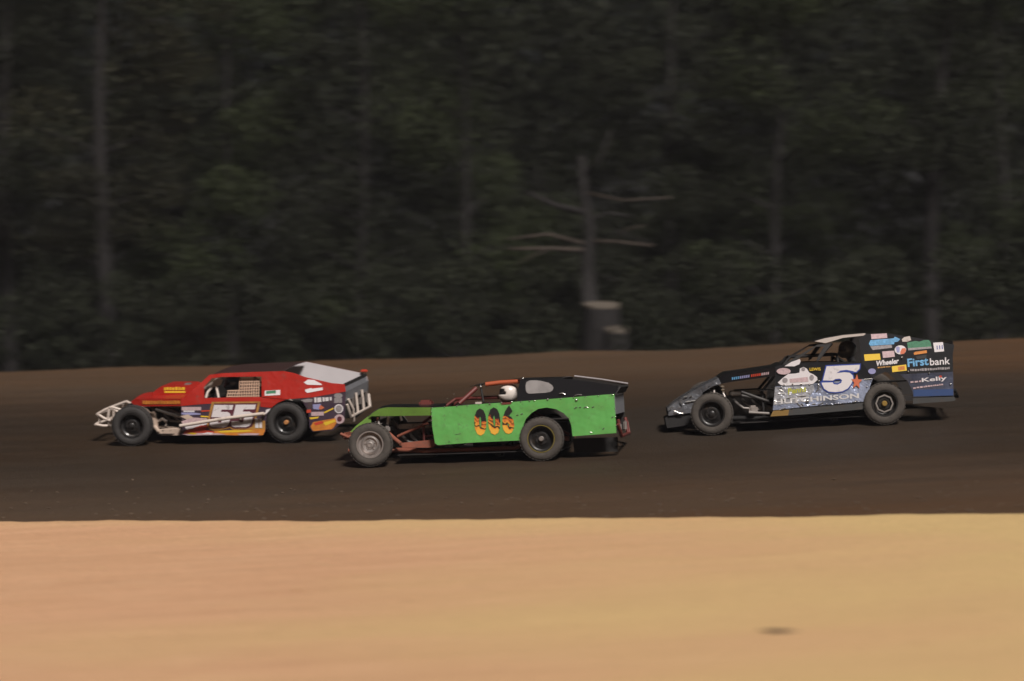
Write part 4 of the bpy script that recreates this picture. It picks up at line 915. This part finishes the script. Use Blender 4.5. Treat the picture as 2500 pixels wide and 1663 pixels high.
for kind, px, Y, rz, s, lab in spots:
    t = protos[kind] if kind not in used else copy_tree(protos[kind]); used.add(kind)
    x = (px-1250)/FPX*Y; t.location = (x, Y, z_out(x, Y)); t.rotation_euler = (0, 0, rz); t.scale = (s, s, s)
    tag(t, lab, 'tree', 'trees behind the track bank')
# the mass of woodland behind and the undergrowth along the bank: too dense and dark to count
def mass(n, x0, x1, y0, y1, z0, z1, r0, r1):
    x = RNG.uniform(x0, x1, n); y = RNG.uniform(y0, y1, n); z = RNG.uniform(z0, z1, n) + .04*x
    hole = nz(x, z, .55, 5) + .5*nz(x, z, 1.3, 9); k = hole > -1.15
    return np.stack([x, y, z, RNG.uniform(r0, r1, n)], 1)[k]
o = leaves('woodland', mass(1700, -36, 36, 80, 92, -.5, 16, .9, 1.6), 210, .11, M_leaf[0]); tag(o, 'dense dark woodland filling the background behind the nearer trees', None, kind='stuff')
n_b = 1500; xb = RNG.uniform(-46, 46, n_b); zb_ = RNG.uniform(-.5, 19, n_b)
o = leaves('woodland', np.stack([xb, RNG.uniform(95, 108, n_b), zb_, RNG.uniform(1.4, 2.2, n_b)], 1), 110, .26, M_leaf[0]); tag(o, 'deepest part of the dark woodland, seen only through gaps between the trees', None, kind='stuff')
o = leaves('woodland_wings', np.concatenate([mass(260, -75, -36, 66, 92, 0, 14, 1.2, 2.2), mass(260, 36, 75, 62, 92, 0, 15, 1.2, 2.2)]), 90, .26, M_leaf[1]); tag(o, 'dark woodland continuing beyond both sides of the photo', None, kind='stuff')
us = []
for _ in range(420):
    x = random.uniform(-17, 17); y = float(yo(x)) + random.uniform(5.0, 12)
    if abs(x-2.0) < .8 and y < 69.8: continue
    us.append((x, y, z_out(x, y) + random.uniform(.1, 2.6), random.uniform(.3, .65)))
o = leaves('undergrowth', np.array(us), 170, .06, M_leaf[0]); tag(o, 'dark leafy undergrowth along the top of the track bank', None, kind='stuff')
# dead tree with pale limbs, stump and logs at mid photo
Y = 71.0; px0 = 1440
bx = at(px0, 800, Y); root = bpy.data.objects.new('dead_tree', None); col.objects.link(root); zb = z_out(bx.x, Y); root.location = (bx.x, Y, zb)
tag(root, 'bare dead tree with pale sagging limbs in the gap at mid photo', 'tree')
loc = lambda px, py, dy=0: at(px, py, Y+dy) - Vector((bx.x, Y, zb))
bm = bmesh.new(); add_tube(bm, [(0, 0, -.4), loc(1445, 760), loc(1432, 650), loc(1440, 560), loc(1425, 470), loc(1420, 380)], .22, 12, .07); bm_obj('trunk', bm, M_bark, root, True)
for pts, r0, m in (([(1432,612,0),(1345,607,-.3),(1245,608,-.5)], .065, M_pale), ([(1436,598,0),(1340,572,-.3),(1240,584,-.4)], .05, M_pale), ([(1436,590,0),(1500,590,-.3),(1595,600,-.5)], .05, M_pale), ([(1430,520,0),(1350,500,-.3),(1290,470,-.5)], .09, M_bark), ([(1428,470,0),(1520,490,-.3),(1640,482,-.5)], .035, M_pale), ([(1425,430,0),(1470,380,-.2),(1490,320,-.3)], .06, M_bark), ([(1350,500,-.3),(1320,455,-.4),(1310,410,-.5)], .035, M_bark), ([(1500,590,-.3),(1530,560,-.4),(1575,550,-.6)], .022, M_pale), ([(1436,540,0),(1480,520,.2),(1540,528,.4)], .05, M_bark), ([(1345,607,-.3),(1300,625,-.5),(1262,648,-.6)], .02, M_pale)):
    bm = bmesh.new(); add_tube(bm, [loc(*q) for q in pts], r0, 8, r0*.55); bm_obj('limb', bm, m, root, True)
def stump(px, py, Yd, r, label, nm):
    p = at(px, py, Yd); zb = z_out(p.x, Yd); root = bpy.data.objects.new(nm, None); col.objects.link(root); root.location = (p.x, Yd, zb)
    tag(root, label, 'stump'); ht = p.z - zb; bm = bmesh.new(); seg = 18; rings = []
    for t, k in ((-.25, 1.7), (.05, 1.35), (.3, 1.1), (1, 1)):
        rings.append([bm.verts.new((r*k*math.cos(a)*(1+.08*math.sin(3*a)), r*k*math.sin(a), ht*t)) for a in np.linspace(0, 2*math.pi, seg, endpoint=False)])
    for A_, B_ in zip(rings, rings[1:]):
        for k in range(seg): bm.faces.new((A_[k], A_[(k+1) % seg], B_[(k+1) % seg], B_[k]))
    bm_obj('bark', bm, M_bark, root, True); bm = bmesh.new()
    bot = [bm.verts.new((r*.97*math.cos(a)*(1+.08*math.sin(3*a)), r*.97*math.sin(a), ht-.005)) for a in np.linspace(0, 2*math.pi, seg, endpoint=False)]
    top = [bm.verts.new(v.co + Vector((0, 0, .05 + .12*(v.co.y/r+1)*.5))) for v in bot]; bm.faces.new(top)
    for k in range(seg): bm.faces.new((bot[k], bot[(k+1) % seg], top[(k+1) % seg], top[k]))
    bm_obj('cut_top', bm, M_cut, root)
stump(1468, 753, 69.5, .45, 'tall broad stump with a pale cut top below the dead tree', 'tree_stump')
stump(1505, 813, 68.0, .28, 'low small stump with a dull cut top in front of the tall stump', 'tree_stump')

# thin volume added to lift the blacks like lens glare
bm = bmesh.new(); add_box(bm, (0, 210, 9.0), (390, 570, 30.0))
hm = bpy.data.materials.new('veil_haze'); hm.use_nodes = True; hn = hm.node_tree.nodes; hn.remove(hn['Principled BSDF'])
pv = hn.new('ShaderNodeVolumePrincipled'); pv.inputs['Color'].default_value = (.90, .88, .98, 1); pv.inputs['Density'].default_value = .00026
hm.node_tree.links.new(pv.outputs[0], hn['Material Output'].inputs['Volume'])
tag(bm_obj('added_haze', bm, hm), 'thin added veil that lifts the dark tones over the track', None, kind='stuff')
